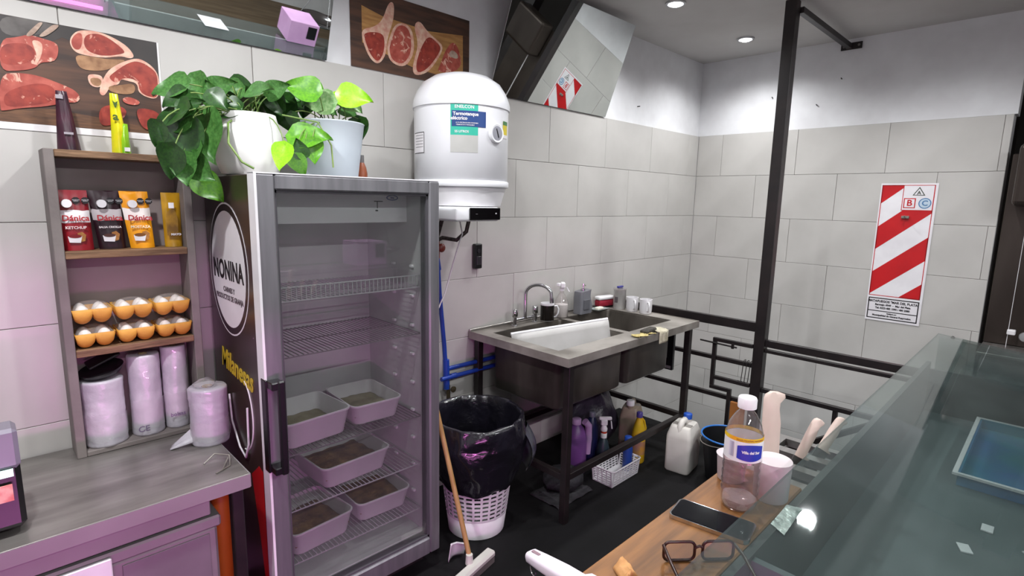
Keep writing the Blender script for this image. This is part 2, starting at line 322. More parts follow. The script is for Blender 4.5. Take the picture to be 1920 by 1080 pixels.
# shop front: two window bays with piers and lintel
g = G().box(XL,-5.6,YF-.15,YF,-.1,CEIL).box(-2.9,2.35,YF-.15,YF,-.1,CEIL).box(XL,2.35,YF-.15,YF,2.5,CEIL); structure('wall_front', g, M_plaster)

tile_meshes = {}
def tile(wall, axis, a0, a1, z0, z1):
    gp = .0012; L = round(a1-a0-2*gp,4); H = round(z1-z0-2*gp,4)
    if L < .01 or H < .01: return
    k = (axis,L,H)
    if k not in tile_meshes:
        g = G()
        if axis == 'x': g.box(-L/2,L/2,0,.011,-H/2,H/2,bev=.0012)
        else: g.box(0,.011,-L/2,L/2,-H/2,H/2,bev=.0012)
        me = bpy.data.meshes.new('tile'); bmesh.ops.recalc_face_normals(g.bm, faces=g.bm.faces); g.bm.to_mesh(me); g.bm.free(); me.materials.append(M_tile); tile_meshes[k] = me
    o = bpy.data.objects.new('tile', tile_meshes[k]); col.objects.link(o); o.parent = wall
    j = random.uniform(0,.0008)
    o.location = ((a0+a1)/2, j, (z0+z1)/2) if axis == 'x' else (j, (a0+a1)/2, (z0+z1)/2)
for k in range(9):
    z1 = TZ-TH*k; z0 = z1-TH; off = -.171 if k%2 == 0 else -.466
    j = [0.0]; a = off
    while a > -5.4: j.append(a); a -= TW
    for a1,a0 in zip(j,j[1:]):
        if z0 < -.2 and a1 < -1.1: continue
        tile(wall_a,'x',a0,a1,z0,z1)
    off = -.22 if k%2 == 0 else -.523
    j = [0.0]; a = off
    while a > -2.06: j.append(a); a -= TW
    j.append(-2.06)
    for a1,a0 in zip(j,j[1:]): tile(wall_b,'y',a0,a1,z0,z1)
# grout beds behind the tiles
part('grout_bed', G().box(-5.35,0,.0045,.0105,-.86,TZ-.002), M_grout, wall_a)
part('grout_bed', G().box(.0045,.0105,-2.058,0,-.86,TZ-.002), M_grout, wall_b)
# small nails and scuffs on the plaster
for x,z in ((-.98,2.37),):
    part('nail', G().cyl((x,.012,z),(x,-.012,z),.004,seg=6), M_black, wall_a)
for y,z in ((-.93,2.41),(-1.08,2.58),(-.6,2.5)):
    part('nail', G().cyl((.006,y,z),(-.014,y,z+.004),.004,seg=6), M_black, wall_b)
part('plug_hole', G().cyl((.001,-1.93,.8),(-.003,-1.93,.8),.012,seg=10), M_black, wall_b)

# ------------------------------------------------------------------ ceiling lights
M_trim = mat('light_trim','#b9b9bb',.3,.6)
def downlight(x, y, label, w=None, ang=150):
    t = thing('ceiling_downlight', label, 'light', (x,y,CEIL), 'recessed ceiling downlights')
    part('trim_ring', G().lathe([(.062,CEIL-.001),(.060,CEIL-.010),(.047,CEIL-.012),(.043,CEIL-.004),(.043,CEIL-.001)],(x,y,0),28,cap0=False,cap1=False), M_trim, t, sm=True)
    part('lamp', G().lathe([(.001,CEIL-.022),(.028,CEIL-.018),(.042,CEIL-.003)],(x,y,0),20), M_lamp, t, sm=True)
    l = bpy.data.lights.new('downlight_beam','SPOT'); l.energy = (w or DOWNLIGHT_W)*4; l.spot_size = R(ang); l.spot_blend = .8 if ang < 160 else .6; l.shadow_soft_size = .05; l.color = (.97,.985,1)
    o = bpy.data.objects.new('downlight_beam',l); col.objects.link(o); o.parent = t; o.location = (0,0,-.03)
    return t
downlight(-1.485,-.549,'round recessed downlight at the top edge, above the tilted mirror')
downlight(-.5,-.562,'round recessed downlight above the tiled corner')
downlight(-2.45,-1.25,'round recessed downlight above the sink aisle',14)
downlight(-3.6,-1.05,'round recessed downlight above the glass door fridge',20,164)
downlight(-4.75,-1.05,'round recessed downlight above the steel counter',32,164)
downlight(-.9,-1.75,'round recessed downlight above the stair railing',20)
def fill_lamp(x, y, label):  # unseen battens added over the shop floor to brighten the walls
    t = thing('fill_batten', label, 'light', (x,y,CEIL), 'added fill battens over the shop floor')
    part('housing', G().box(x-.62,x+.62,y-.04,y+.04,CEIL-.05,CEIL-.001,bev=.004), M_white, t)
    part('diffuser', G().box(x-.6,x+.6,y-.03,y+.03,CEIL-.075,CEIL-.05,bev=.008), mat('fill_glow','#ffffff',.4,emit=5), t)
    l = bpy.data.lights.new('fill_batten_light','AREA'); l.shape = 'RECTANGLE'; l.size = 1.2; l.size_y = .06; l.energy = FILL_W; l.color = (.96,.98,1)
    o = bpy.data.objects.new('fill_batten_light',l); col.objects.link(o); o.parent = t; o.location = (0,0,-.08)
fill_lamp(-4.8,-3.9,'added unseen fill batten over the shop floor on the left')
fill_lamp(-2.6,-3.9,'added unseen fill batten over the shop floor on the right')

# ------------------------------------------------------------------ mirrors leaning forward over the tile edge
def leaning_mirror(x0, x1, label, tilt=20.5, h=.6):
    t = R(tilt); y0 = -.006
    m = thing('wall_mirror', label, 'mirror', ((x0+x1)/2,y0,TZ+.001))
    V = Vector((0,-math.sin(t),math.cos(t))); N = Vector((0,-math.cos(t),-math.sin(t)))
    O = Vector((0,y0,TZ+.001))
    part('backing', G().prism([(x0,0),(x1,0),(x1,h),(x0,h)], O-N*.004, (1,0,0), V, N, .004), M_greywood, m)
    part('glass', G().prism([(x0,0),(x1,0),(x1,h),(x0,h)], O, (1,0,0), V, N, .004), M_mirror, m)
    for x in (x0+.08, x1-.08):
        g = G().tube([O+Vector((x,0,0))+V*(h-.03)-N*.006, Vector((x,.008,CEIL-.03))], .0015, 6)
        part('hanging_wire', g, M_black, m)
leaning_mirror(-2.5,-1.405,'tilted mirror on the tile edge reflecting the red and white striped sign')
leaning_mirror(-5.1,-3.46,'long tilted mirror above the left meat poster reflecting the pink display', tilt=19.5)

# ------------------------------------------------------------------ posters
PM = dict(wood2=mat('print_lit_wood','#6d4a30',.5,c2='#4a2f1e',scale=14,stretch=(1,1,9)), smoke=mat('print_smoke','#6b6663',.5,c2='#3a3432',scale=9),
 fat=mat('print_fat','#d9b9a3',.45,c2='#c98d7b',scale=40), lean=marble('print_lean','#9e3a2b','#7a231a','#c98a78',34,.64), meat=marble('print_meat','#b4584a','#93392e','#d3a28f',30,.58), dark=mat('print_shadow','#2b2625',.5,c2='#3a3330',scale=5),
 tan=mat('print_tan','#a57c58',.5,c2='#7d5638',scale=30), bone=mat('print_bone','#b9a392',.5,c2='#8d7263',scale=30), board=mat('print_board','#b5874e',.5,c2='#96693a',scale=10,stretch=(1,1,6)))
M_pbg = mat('print_dark_wood','#593b2b',.45,c2='#33231c',scale=6,stretch=(.6,1,6))
M_paper = mat('poster_paper','#e4e1e2',.5)
def poster(label, x0,x1,z0,z1, y, shapes, margin):
    t = thing('meat_poster', label, 'poster', ((x0+x1)/2,y,z0))
    part('sheet', G().box(x0,x1,y,y+.0015,z0,z1), M_paper, t)
    a,b,c,d = margin
    part('printed_background', G().box(x0+a,x1-b,y-.0006,y-.0001,z0+c,z1-d), M_pbg, t)
    for i,(k,m,pl) in enumerate(shapes):
        pl = clip(pl if k in ('board','band','shade') else chaikin(pl),(x0+a,x1-b,z0+c,z1-d))
        if len(pl) > 2:
            part('printed_'+{'wood2':'board','dark':'shadow','smoke':'smoke','fat':'fat','lean':'steak','meat':'steak','tan':'rind','bone':'bone','board':'board'}[m], G().prism(pl,(0,y-.0007-.00022*i,0),(1,0,0),(0,0,1),(0,-1,0),.0002), PM[m], t)
poster('poster of raw red steaks on a dark board, left of the hanging plant', -4.95,-4.095,1.845,2.187,-.003, POSTER_A, (.0,.006,.022,.0))
poster('poster of four T-bone cuts in a row above the water heater', -3.335,-2.636,TZ+.003,2.596,.006, POSTER_B, (0,0,0,0))

# ------------------------------------------------------------------ striped extinguisher sign on the right wall
sg = thing('extinguisher_sign','tall red and white diagonal striped sign with ABC emblem on right wall','sign',(-.003,-1.575,.845))
SW=.327; SH=.981; SO=Vector((-.0035,-1.411,1.826)); SU=Vector((0,-1,0)); SV=Vector((0,0,1)); SN=Vector((-1,0,0))
def sq(x0,x1,t0,t1): return [(x0*SW,-t1*SH),(x1*SW,-t1*SH),(x1*SW,-t0*SH),(x0*SW,-t0*SH)]
def sp(name, polys, m, lvl):
    g = G()
    for p in polys: g.prism(p, SO+SN*(.0004*lvl), SU, SV, SN, .0004)
    return part(name, g, m, sg)
part('plate', G().prism(sq(0,1,0,1), SO-SN*0, SU, SV, SN, .0004), M_print_w, sg)
def frame(x0,x1,t0,t1,wx,wt): return [sq(x0,x1,t0,t0+wt),sq(x0,x1,t1-wt,t1),sq(x0,x0+wx,t0,t1),sq(x1-wx,x1,t0,t1)]
M_signred = mat('sign_red','#c01a1f',.35,c2='#b3151b')
sp('red_border', frame(.025,.955,.012,.815,.014,.005), M_signred, 1)
for k in range(-1,4):
    l0=-.02+.33*k; l1=l0+.165
    pl=[(.03*SW,-(l1)*SH),(.95*SW,-(l1-.27)*SH),(.95*SW,-(l0-.27)*SH),(.03*SW,-l0*SH)]
    pl=clip(pl,(.03*SW,.95*SW,-.813*SH,-.014*SH))
    if len(pl)>2: sp('red_stripe',[pl],M_signred,1)
sp('emblem_panel',[sq(.42,.945,.014,.185)],M_print_w,2)
sp('emblem_panel_edge',frame(.41,.95,.012,.19,.012,.004),M_signred,3)
M_signgreen = mat('sign_green','#3c463a',.4); M_signblue = mat('sign_blue','#4f7fae',.4)
def tri(cx,cy,r): return [(cx-r,cy-r*.62),(cx+r,cy-r*.62),(cx,cy+r)]
cx=.69*SW; cy=-.062*SH
sp('triangle_emblem',[tri(cx,cy,.036)],M_signgreen,3); sp('triangle_emblem_inner',[tri(cx,cy-.001,.027)],M_print_w,4)
part('letter_a',text('A',.032,SO+SN*.002+SU*cx+SV*(cy-.004),SU,SV,bold=.0008),M_signgreen,sg)
bx=.545*SW; by=-.138*SH
sp('square_emblem',[[(bx-.034,by-.034),(bx+.034,by-.034),(bx+.034,by+.034),(bx-.034,by+.034)]],M_signred,3)
sp('square_emblem_inner',[[(bx-.028,by-.028),(bx+.028,by-.028),(bx+.028,by+.028),(bx-.028,by+.028)]],M_print_w,4)
part('letter_b',text('B',.058,SO+SN*.002+SU*bx+SV*by,SU,SV,bold=.001),M_signred,sg)
ccx=.81*SW
circ=lambda r:[(ccx+r*math.cos(2*PI*i/28),by+r*math.sin(2*PI*i/28)) for i in range(28)]
sp('circle_emblem',[circ(.036)],M_signblue,3); sp('circle_emblem_inner',[circ(.030)],mat('sign_pale_blue','#c3d4e2',.4),4)
part('letter_c',text('C',.05,SO+SN*.002+SU*ccx+SV*by,SU,SV,bold=.001),M_signblue,sg)
sp('text_panel_border',frame(.03,.955,.83,.985,.02,.007)+[sq(.03,.955,.925,.931)],M_print_k,1)
for s_,z_,tt in (('MATAFUEGOS "MAR DEL PLATA"',.0225,.855),('Bermejo 4949  -  Mar del Plata',.0185,.88),('Tel: 0223-480 1090 / 480 2080',.018,.904),('Habilitado por',.011,.942),('Municipalidad de General Pueyrredon',.0165,.96)):
    part('sign_lettering',text(s_,z_,SO+SN*.0008+SU*(.49*SW)+SV*(-tt*SH),SU,SV,bold=.0006,sx=.92),M_print_k,sg)
part('hanging_hook',G().box(-.02,-.004,-1.60,-1.555,1.585,1.603,bev=.002).tube([(-.012,-1.578,1.594),(-.04,-1.578,1.588),(-.045,-1.578,1.605)],.004,6),M_steeld,sg)
# ------------------------------------------------------------------ steel counter on the left
CT = .76
M_satin = mat('satin_steel','#918b8d',.5,.3,c2='#857f81',scale=3)
M_counter = mat('counter_steel','#9d9894',.33,.6,c2='#7d7875',scale=3,stretch=(1,5,1),bump=.02,bscale=60)
t = thing('steel_counter','stainless steel work counter under the wooden shelf, pink lit front','counter',(-4.9,-.3,0))
part('worktop', G().box(-5.9,-4.07,-.61,-.006,CT-.003,CT,bev=.001), M_counter, t)
part('front_apron', G().box(-5.9,-4.07,-.614,-.6105,CT-.046,CT-.001).box(-4.0695,-4.066,-.61,-.006,CT-.046,CT-.001), M_satin, t)
part('front_rail', G().box(-5.9,-4.185,-.592,-.572,CT-.105,CT-.05,bev=.003), M_satin, t)
for x in (-4.105,-5.85):
    for y in (-.58,-.05): part('leg', G().box(x-.018,x+.018,y-.018,y+.018,0,CT-.045,bev=.003), M_black, t)
part('lower_shelf', G().box(-5.88,-4.09,-.59,-.04,.2,.215), M_steel, t)
# crate with lid stored under the worktop
t = thing('storage_chest','purple-tinted metal chest with sloping lid under the steel counter','chest',(-4.6,-.3,.216))
part('body', G().box(-5.05,-4.165,-.575,-.06,.217,.60,bev=.008), M_satin, t)
part('lid', G().box(-5.06,-4.155,-.585,-.05,.602,.64,bev=.006), M_satin, t)
part('front_panel', G().box(-4.42,-4.19,-.580,-.576,.26,.585,bev=.001), mat('chest_panel','#8a8488',.5,.5), t)
t = solo('white_box', G().box(-4.62,-4.445,-.60,-.588,.25,.632,bev=.003), M_white, 'white board standing in front of the chest under the counter','board')
# orange hose end behind the leg
solo('orange_canister', G().lathe([(.03,.216),(.032,.22),(.032,.60),(.02,.63),(.012,.66)],(-4.085,-.32,0),16), mat('orange_plastic','#c8641e',.5), 'orange canister standing behind the counter leg','canister', sm=True)

# card terminal at the left edge
t = thing('payment_terminal','dark handheld payment terminal with lit screen on the steel counter','terminal',(-4.66,-.46,CT))
part('body', G().box(-4.735,-4.605,-.54,-.385,CT+.012,CT+.185,bev=.012,rx=R(-8)), M_blackp, t)
part('grey_top', G().box(-4.73,-4.603,-.53,-.39,CT+.17,CT+.275,bev=.01,rx=R(-8)), mat('terminal_grey','#7d7886',.4), t)
part('screen', G().box(-4.72,-4.62,-.546,-.543,CT+.165,CT+.185), mat('terminal_screen','#c9efe2',.3,emit=1.2), t)
part('receipt', G().box(-4.70,-4.625,-.548,-.545,CT+.10,CT+.145), mat('receipt','#d0605a',.5,c2='#e8b5a2',scale=30), t)

# ------------------------------------------------------------------ wooden wall shelf
SX0=-4.458; SX1=-4.055; SD=-.13
t = thing('wall_shelf','narrow wooden shelf with pouches and eggs standing on the steel counter','shelf',(-4.256,-.065,CT))
part('side_panel', G().box(SX0,SX0+.027,SD,-.002,CT,1.786,bev=.002), M_greywood, t)
part('side_panel', G().box(SX1-.027,SX1,SD,-.002,CT,1.786,bev=.002), M_greywood, t)
part('back_panel', G().box(SX0+.027,SX1-.027,-.010,-.002,CT,1.77), M_shelfback, t)
part('top_board', G().box(SX0+.0275,SX1-.0275,SD,-.011,1.762,1.785,bev=.002), M_wood, t)
for z in (1.462,1.133): part('shelf_board', G().box(SX0+.0275,SX1-.0275,SD-.002,-.011,z-.024,z,bev=.002), M_wood, t)
part('bottom_board', G().box(SX0+.0275,SX1-.0275,SD,-.011,CT+.001,CT+.018,bev=.002), M_greywood, t)

# pouches --------------------------------------------------------
def bandmat(name, bands):
    """colour bands by height"""
    m = bpy.data.materials.new(name); m.use_nodes=True; nt=m.node_tree; b=nt.nodes['Principled BSDF']; b.inputs['Roughness'].default_value=.3
    tc=nt.nodes.new('ShaderNodeTexCoord'); sp_=nt.nodes.new('ShaderNodeSeparateXYZ'); nt.links.new(tc.outputs['Object'],sp_.inputs[0])
    n=nt.nodes.new('ShaderNodeTexNoise'); n.inputs['Scale'].default_value=22; nt.links.new(tc.outputs['Object'],n.inputs['Vector'])
    ma=nt.nodes.new('ShaderNodeMath'); ma.operation='MULTIPLY_ADD'; ma.inputs[1].default_value=.02; nt.links.new(n.outputs['Fac'],ma.inputs[0]); nt.links.new(sp_.outputs[2],ma.inputs[2])
    dv=nt.nodes.new('ShaderNodeMath'); dv.operation='MULTIPLY'; dv.inputs[1].default_value=5; nt.links.new(ma.outputs[0],dv.inputs[0])
    r=nt.nodes.new('ShaderNodeValToRGB'); r.color_ramp.interpolation='CONSTANT'
    els=r.color_ramp.elements
    els[0].position=0; els[0].color=lin(bands[0][1])
    els[1].position=(bands[1][0]+.01)*5; els[1].color=lin(bands[1][1])
    for z,c in bands[2:]:
        e=els.new((z+.01)*5); e.color=lin(c)
    nt.links.new(dv.outputs[0],r.inputs[0]); nt.links.new(r.outputs[0],b.inputs['Base Color'])
    return m
def pouch_geo(x, y, z, wid, h, dep, lean=0, twist=0, wb=None, seed=0):
    wb = wb or wid*.86
    g = G()
    for side in (-1,1):
        def fn(u,v,side=side):
            ww = wb+(wid-wb)*v
            px = (u-.5)*ww
            prof = (1-(2*u-1)**2)**.6*dep/2*(1-v)**.55
            yy = side*max(prof,.0006)
            n_ = noise.noise(Vector((u*3+seed,v*3,side*.3)))*.006*(1-(2*u-1)**2)
            return Vector((px+lean*v, yy+n_, v*h))
        g.grid(fn,12,14)
    bmesh.ops.remove_doubles(g.bm, verts=g.bm.verts, dist=.0004)
    return g.xf(Matrix.Translation((x,y,z)) @ Matrix.Rotation(twist,4,'Z'))
def front_text(s,size,x,y,z,m,parent,bold=.0004,name='lettering',sx=1,rot=0):
    U=Vector((math.cos(rot),0,math.sin(rot))); V=Vector((-math.sin(rot),0,math.cos(rot)))
    return part(name,text(s,size,(x,y,z),U,V,ext=.0004,bold=bold,sx=sx),m,parent)
def pouch(label, x, wid, h, dep, base, bands, txt, txtc, lean=0, y=-.075, z=1.4625, pic=None, seed=0, seals=2, word=None, brandc='#b01e28'):
    t = thing('sauce_pouch', label, 'pouch', (x,y,z), 'sauce pouches on the wooden shelf')
    part('pouch', pouch_geo(x,y,z,wid,h,dep,lean,0,seed=seed), bandmat('pouch_print_%d'%seed,bands), t, sm=80)
    yf = y-dep*.5
    MT = mat('pouch_text_'+brandc,brandc,.4)
    if word: front_text(word,.026,x+lean*.5+.003,yf*.55+y*.45-.006-.004,z+h*.535,MT,t,bold=.0006,name='brand_lettering')
    front_text(txt,.0125 if len(txt)<9 else .0088,x+lean*.38,y-dep*.42-.004,z+h*.38,mat('pouch_text_'+txtc,txtc,.4),t,name='flavour_lettering')
    g=G(); xx=x+lean*.85-wid*.13
    part('spout_cap', G().cyl((xx,y-.002,z+h*.78),(xx,y-.026,z+h*.78),.0135,seg=18), M_white, t)
    for k in range(seals):
        oct_=[(.0115*math.cos(R(22.5+45*i)),.0115*math.sin(R(22.5+45*i))) for i in range(8)]
        ox=xx+.0255+.0245*k
        part('warning_seal', G().prism(oct_,(ox,y-.0125,z+h*.83),(1,0,0),(0,0,1),(0,-1,0),.0005), M_print_k, t)
        front_text('EXCESO EN\nGRASAS',.0036,ox,y-.0135,z+h*.83,M_print_w,t,bold=0,name='seal_lettering')
    if pic:
        px=x+lean*.2-.006; pz=z+h*.2; py=y-dep*.5-.004
        part('printed_bowl', G().prism([(-.02,.008),(-.017,-.012),(.012,-.014),(.017,.008)],(px,py,pz),(1,0,0),(0,0,1),(0,-1,0),.0005), M_print_w, t)
        part('printed_sauce', G().prism([(.017*math.cos(2*PI*i/16),.006*math.sin(2*PI*i/16)) for i in range(16)],(px-.001,py-.0006,pz+.008),(1,0,0),(0,0,1),(0,-1,0),.0005), mat('print_sauce_'+pic,pic,.4), t)
        part('printed_snack', G().prism([(.004,.0),(.012,-.012),(.024,-.008),(.028,.012),(.018,.022),(.006,.018)],(px,py+.0004,pz),(1,0,0),(0,0,1),(0,-1,0),.0005), mat('print_snack','#b07a3c',.5,c2='#8a5526',scale=60), t)
    return t
pouch('red ketchup pouch with white band, leftmost on the shelf',-4.388,.094,.197,.045,'#8c1220',[(0,'#8f1824'),(.092,'#e2dedf'),(.132,'#7d1320')],'KETCHUP','#ead6d6',lean=-.012,pic='#7a0f16',seed=1,word='Dánica')
pouch('dark brown sauce pouch with grey band between the red and yellow pouches',-4.294,.088,.197,.04,'#241218',[(0,'#26121a'),(.098,'#b9b2b4'),(.135,'#2a151d')],'SALSA CRIOLLA','#d8d0d0',lean=-.014,y=-.066,pic='#4b2a22',seed=2,word='Dánica')
pouch('yellow orange mustard pouch with white band on the shelf',-4.208,.084,.197,.044,'#e59a16',[(0,'#e79a17'),(.098,'#f0e8e4'),(.14,'#e29418')],'MOSTAZA','#f5e2c0',lean=-.016,pic='#7c4a14',seed=3,word='Dánica')
t = thing('oil_pouch','golden yellow oil pouch with printed bottle at right end of the shelf','pouch',(-4.112,-.075,1.4625))
part('pouch', pouch_geo(-4.112,-.075,1.4625,.060,.195,.04,.0,seed=5,wb=.056), mat('oil_print','#b98a17',.3,c2='#8f6a12',scale=9), t, sm=80)
part('printed_bottle', G().prism([(-.018,-.06),(.016,-.06),(.018,.0),(.012,.025),(.004,.032),(-.006,.032),(-.016,.022),(-.02,0)],(-4.117,-.101,1.565),(1,0,0),(0,0,1),(0,-1,0),.0005), mat('print_bottle','#6a4a16',.35,c2='#a57a1c',scale=20), t)
part('printed_cap', G().box(-4.125,-4.108,-.0995,-.099,1.602,1.622), M_print_w, t)
front_text('MAYO',.011,-4.108,-.102,1.508,M_print_w,t)
# bottles standing on the top board
def sachet(label,x,h,wid,m,seed,parts):
    t = thing('sauce_bottle',label,'pouch',(x,-.07,1.7855),'sachets on top of the wooden shelf')
    g = pouch_geo(x,-.07,1.7855,wid*.45,h,.045,-.006,seed=seed,wb=wid)
    part('pouch', g, m, t, sm=80); parts(t,x); return t
def p1(t,x):
    part('silver_label', G().box(x-.022,x-.004,-.0815,-.081,1.945,1.957), mat('silver_print','#a79fa6',.35,.3), t)
    part('silver_label', G().box(x-.012,x+.012,-.0945,-.094,1.835,1.842), mat('silver_print','#a79fa6',.35,.3), t)
sachet('dark purple tapered sachet standing on top of the shelf',-4.385,.185,.062,mat('purple_foil','#43202f',.28,c2='#2a1420',scale=14),11,p1)
def p2(t,x):
    front_text('a',.036,x-.010,-.094,1.905,mat('label_green','#3f5a1a',.4),t,bold=.001)
    part('green_base', pouch_geo(x+.012,-.074,1.786,.026,.10,.05,0,seed=4,wb=.034), mat('lime_foil','#8fc41e',.3,c2='#6fa516',scale=20), t, sm=80)
    part('dark_mark', G().prism([(-.008,.01),(0,.004),(.008,.01),(.002,-.012),(-.002,-.012)],(x-.006,-.083,1.948),(1,0,0),(0,0,1),(0,-1,0),.0005), mat('label_green','#3f5a1a',.4), t)
    part('barcode', G().box(x+.006,x+.022,-.1005,-.100,1.793,1.806), M_print_w, t)
sachet('bright yellow and green mayonnaise sachet standing on top of the shelf',-4.247,.197,.05,mat('yellow_foil','#e3d016',.3,c2='#b7c41a',scale=12),12,p2)

# egg cartons ------------------------------------------------------
def carton(x,y,z,wid=.106,dep=.106):
    g = G(); hw=wid/2; hd=dep/2
    def fn(u,v):
        px=(u-.5)*wid; py=(v-.5)*dep
        ex=abs(math.sin(u*2*PI)); ey=abs(math.sin(v*2*PI))
        edge=min(u,1-u,v,1-v)
        zz=.036-.035*min(1,(ex*ey)**.40)
        if edge<.001: zz=.052; px*=1.04; py*=1.04
        return Vector((x+px,y+py,z+zz))
    g.grid(fn,24,24); return g
egg_prof=[(.0001,0),(.011,.003),(.0185,.011),(.0215,.021),(.0205,.032),(.0155,.044),(.008,.052),(.0001,.0555)]
WHERE={(0,0):'lower left',(1,0):'lower middle',(2,0):'lower right',(0,1):'upper left',(1,1):'upper middle',(2,1):'upper right'}
ctl=[(-4.392,1),( -4.272,1),(-4.152,1)]
egg_me=None
for i,x in enumerate((-4.3735,-4.2565,-4.1395)):
    for k in range(2):
        z=1.1335+k*.083; y=-.0725-.004*k
        xx=x-.002*k
        t = thing('egg_carton','yellow pulp egg carton, %s of the six on the shelf'%WHERE[(i,k)],'egg carton',(xx,y,z),'egg cartons on the wooden shelf')
        part('tray', carton(xx,y,z), M_carton, t, sm=80, solid=.002)
        def film(u,v,xx=xx,y=y,z=z):
            b=math.sin(u*PI)**.5*math.sin(v*PI)**.5
            return Vector((xx+(u-.5)*.106,y+(v-.5)*.104,z+.050+.024*b+.002*noise.noise(Vector((u*6+i*9,v*6,k*3)))))
        part('cling_film', G().grid(film,12,12), M_film, t, sm=80)
        for ex in (-.0265,.0265):
            for ey in (-.027,.027):
                if egg_me is None:
                    g=G().lathe(egg_prof,(0,0,0),16); e=solo('egg',g,M_egg,'x','egg',sm=80,loc=(0,0,0)); egg_me=e.data
                else:
                    e=bpy.data.objects.new('egg',egg_me); col.objects.link(e)
                e.location=(xx+ex,y+ey,z+.009)
                tag(e,'white egg in the %s carton, %s of its four'%(WHERE[(i,k)],('front ' if ey<0 else 'back ')+('left' if ex<0 else 'right')),'egg','eggs in cartons')

# rolls of plastic bags -----------------------------------------------
def roll(label,x,y,z,r,h,seed,lean=0,cover=True,m=None):
    t = thing('bag_roll',label,'bag roll',(x,y,z),'rolls of plastic bags')
    W=lambda a,zz,k:.05*noise.noise(Vector((math.cos(a)*1.7+seed,math.sin(a)*1.7,zz*11)))+(.035*noise.noise(Vector((math.cos(a)*4+zz*25,math.sin(a)*4+seed,zz*22))))
    pr=[(r*.96,0),(r,.006)]+[(r*(1.0+.006*math.sin(k*2.1+seed)),h*k/24) for k in range(1,24)]+[(r*.99,h-.004),(r*.93,h),(r*.3,h-.001),(r*.29,h-.03)]
    part('film_roll', G().lathe(pr,(x,y,z),36,wob=W), m or M_bagroll, t, sm=80)
    part('cardboard_core', G().lathe([(r*.27,h*.4),(r*.27,h+.001),(r*.22,h+.001),(r*.22,h*.4)],(x,y,z),18,cap0=False,cap1=False), mat('cardboard','#a48a6c',.8), t, sm=80)
    if cover:
        def wr(u,v):
            a=PI*1.05+u*PI*.9; rr=r*1.03+.004*abs(noise.noise(Vector((u*7+seed,v*7,0))))
            return Vector((x+rr*math.cos(a),y+rr*math.sin(a),z+h*(.10+.35*v)+.014*noise.noise(Vector((u*4,seed,0)))))
        part('loose_wrap', G().grid(wr,22,8), M_film, t, sm=80)
    return t
roll('fat plastic bag roll with black tray on top, left on the lowest shelf',-4.366,-.072,CT+.0185,.063,.235,1)
roll('tall white bag roll in the middle of the lowest shelf',-4.238,-.070,CT+.0185,.05,.30,2)
roll('tall narrow bag roll at the right of the lowest shelf',-4.142,-.070,CT+.0185,.042,.315,3)
t4=roll('shrink-wrapped bag roll standing on the steel counter beside the fridge',-4.085,-.265,CT+.0005,.062,.21,4,m=mat('bag_film_b','#bdb8c2',.28,c2='#a8a2ae',scale=8,bump=.5,bscale=18,coat=.4,sss=.15))
g=G().lathe([(.001,.0),(.03,.004),(.036,.014),(.02,.03),(.001,.034)],(-4.095,-.275,CT+.2105),18).disp(.008,45,3)
part('crumpled_top', g, M_film, t4, sm=80)
def pap(u,v): return Vector((-4.215+.075*u+.012*v,-.26+.03*v-.02*u,CT+.002+.05*u*(.3+v)+.004*math.sin(v*7)))
part('loose_tail', G().grid(pap,8,8), M_bagroll, t4, sm=80, solid=.001)
front_text('bolsas',.02,-4.15,-.1145,CT+.075,mat('faint_print','#7a6a86',.5),bpy.data.objects['bag_roll.002'],name='faint_lettering')
front_text('CE',.03,-4.262,-.1235,CT+.05,mat('faint_print','#7a6a86',.5),bpy.data.objects['bag_roll.001'],name='faint_lettering')
# black tray lying on the first roll
t=thing('black_tray','black plastic tray and lid lying tilted on the fat bag roll','tray',(-4.366,-.072,CT+.255))
RM=Matrix.Translation((-4.362,-.075,CT+.281))@Matrix.Rotation(R(-12),4,'Y')@Matrix.Rotation(R(10),4,'X')
part('tray', G().lathe([(.02,-.012),(.05,-.010),(.058,.004),(.060,.010),(.054,.004),(.04,-.006)],seg=28,M=RM@Matrix.Scale(1.12,4,(1,0,0)),cap1=True), M_blackp, t, sm=80)
part('lid', G().box(-.05,.05,-.03,.03,-.004,.004,bev=.003).xf(Matrix.Translation((-4.355,-.06,CT+.319))@Matrix.Rotation(R(-24),4,'Y')@Matrix.Rotation(R(15),4,'X')), M_blackp, t)
# wire clips at the counter end
solo('wire_clip', G().tube([(-4.16,-.45,CT+.003),(-4.12,-.43,CT+.02),(-4.085,-.47,CT+.018),(-4.10,-.52,CT+.004),(-4.15,-.545,CT+.003)],.0022,6).tube([(-4.13,-.54,CT+.004),(-4.08,-.45,CT+.01)],.0018,6), M_steeld, 'bent thin wire at the right end of the steel counter','wire', sm=80)
# ------------------------------------------------------------------ glass door fridge
FX0=-3.988; FX1=-3.262; FYB=-.03; FYF=-.505; FD=-.562; FH=1.722
f = thing('display_fridge','upright dark fridge with grey framed glass door and round white logo','fridge',((FX0+FX1)/2,-.3,0))
part('side_wall', G().box(FX0,FX0+.04,FYF,FYB,.05,FH,bev=.003), M_fside, f, label='dark printed left side')
part('side_wall', G().box(FX1-.04,FX1,FYF,FYB,.05,FH,bev=.003), M_fgrey, f)
M_finner = mat('fridge_liner','#c9c8c8',.45,c2='#bdbcbd')
part('back_wall', G().box(FX0+.04,FX1-.04,FYB-.04,FYB,.05,FH), M_finner, f)
part('top_panel', G().box(FX0+.04,FX1-.04,FYF,FYB-.04,FH-.045,FH,bev=.002), M_white, f)
part('bottom_panel', G().box(FX0+.04,FX1-.04,FYF,FYB-.04,.05,.175,bev=.002), M_finner, f)
part('side_liner', G().box(FX1-.052,FX1-.0405,FYF+.004,FYB-.041,.176,FH-.05), M_finner, f)
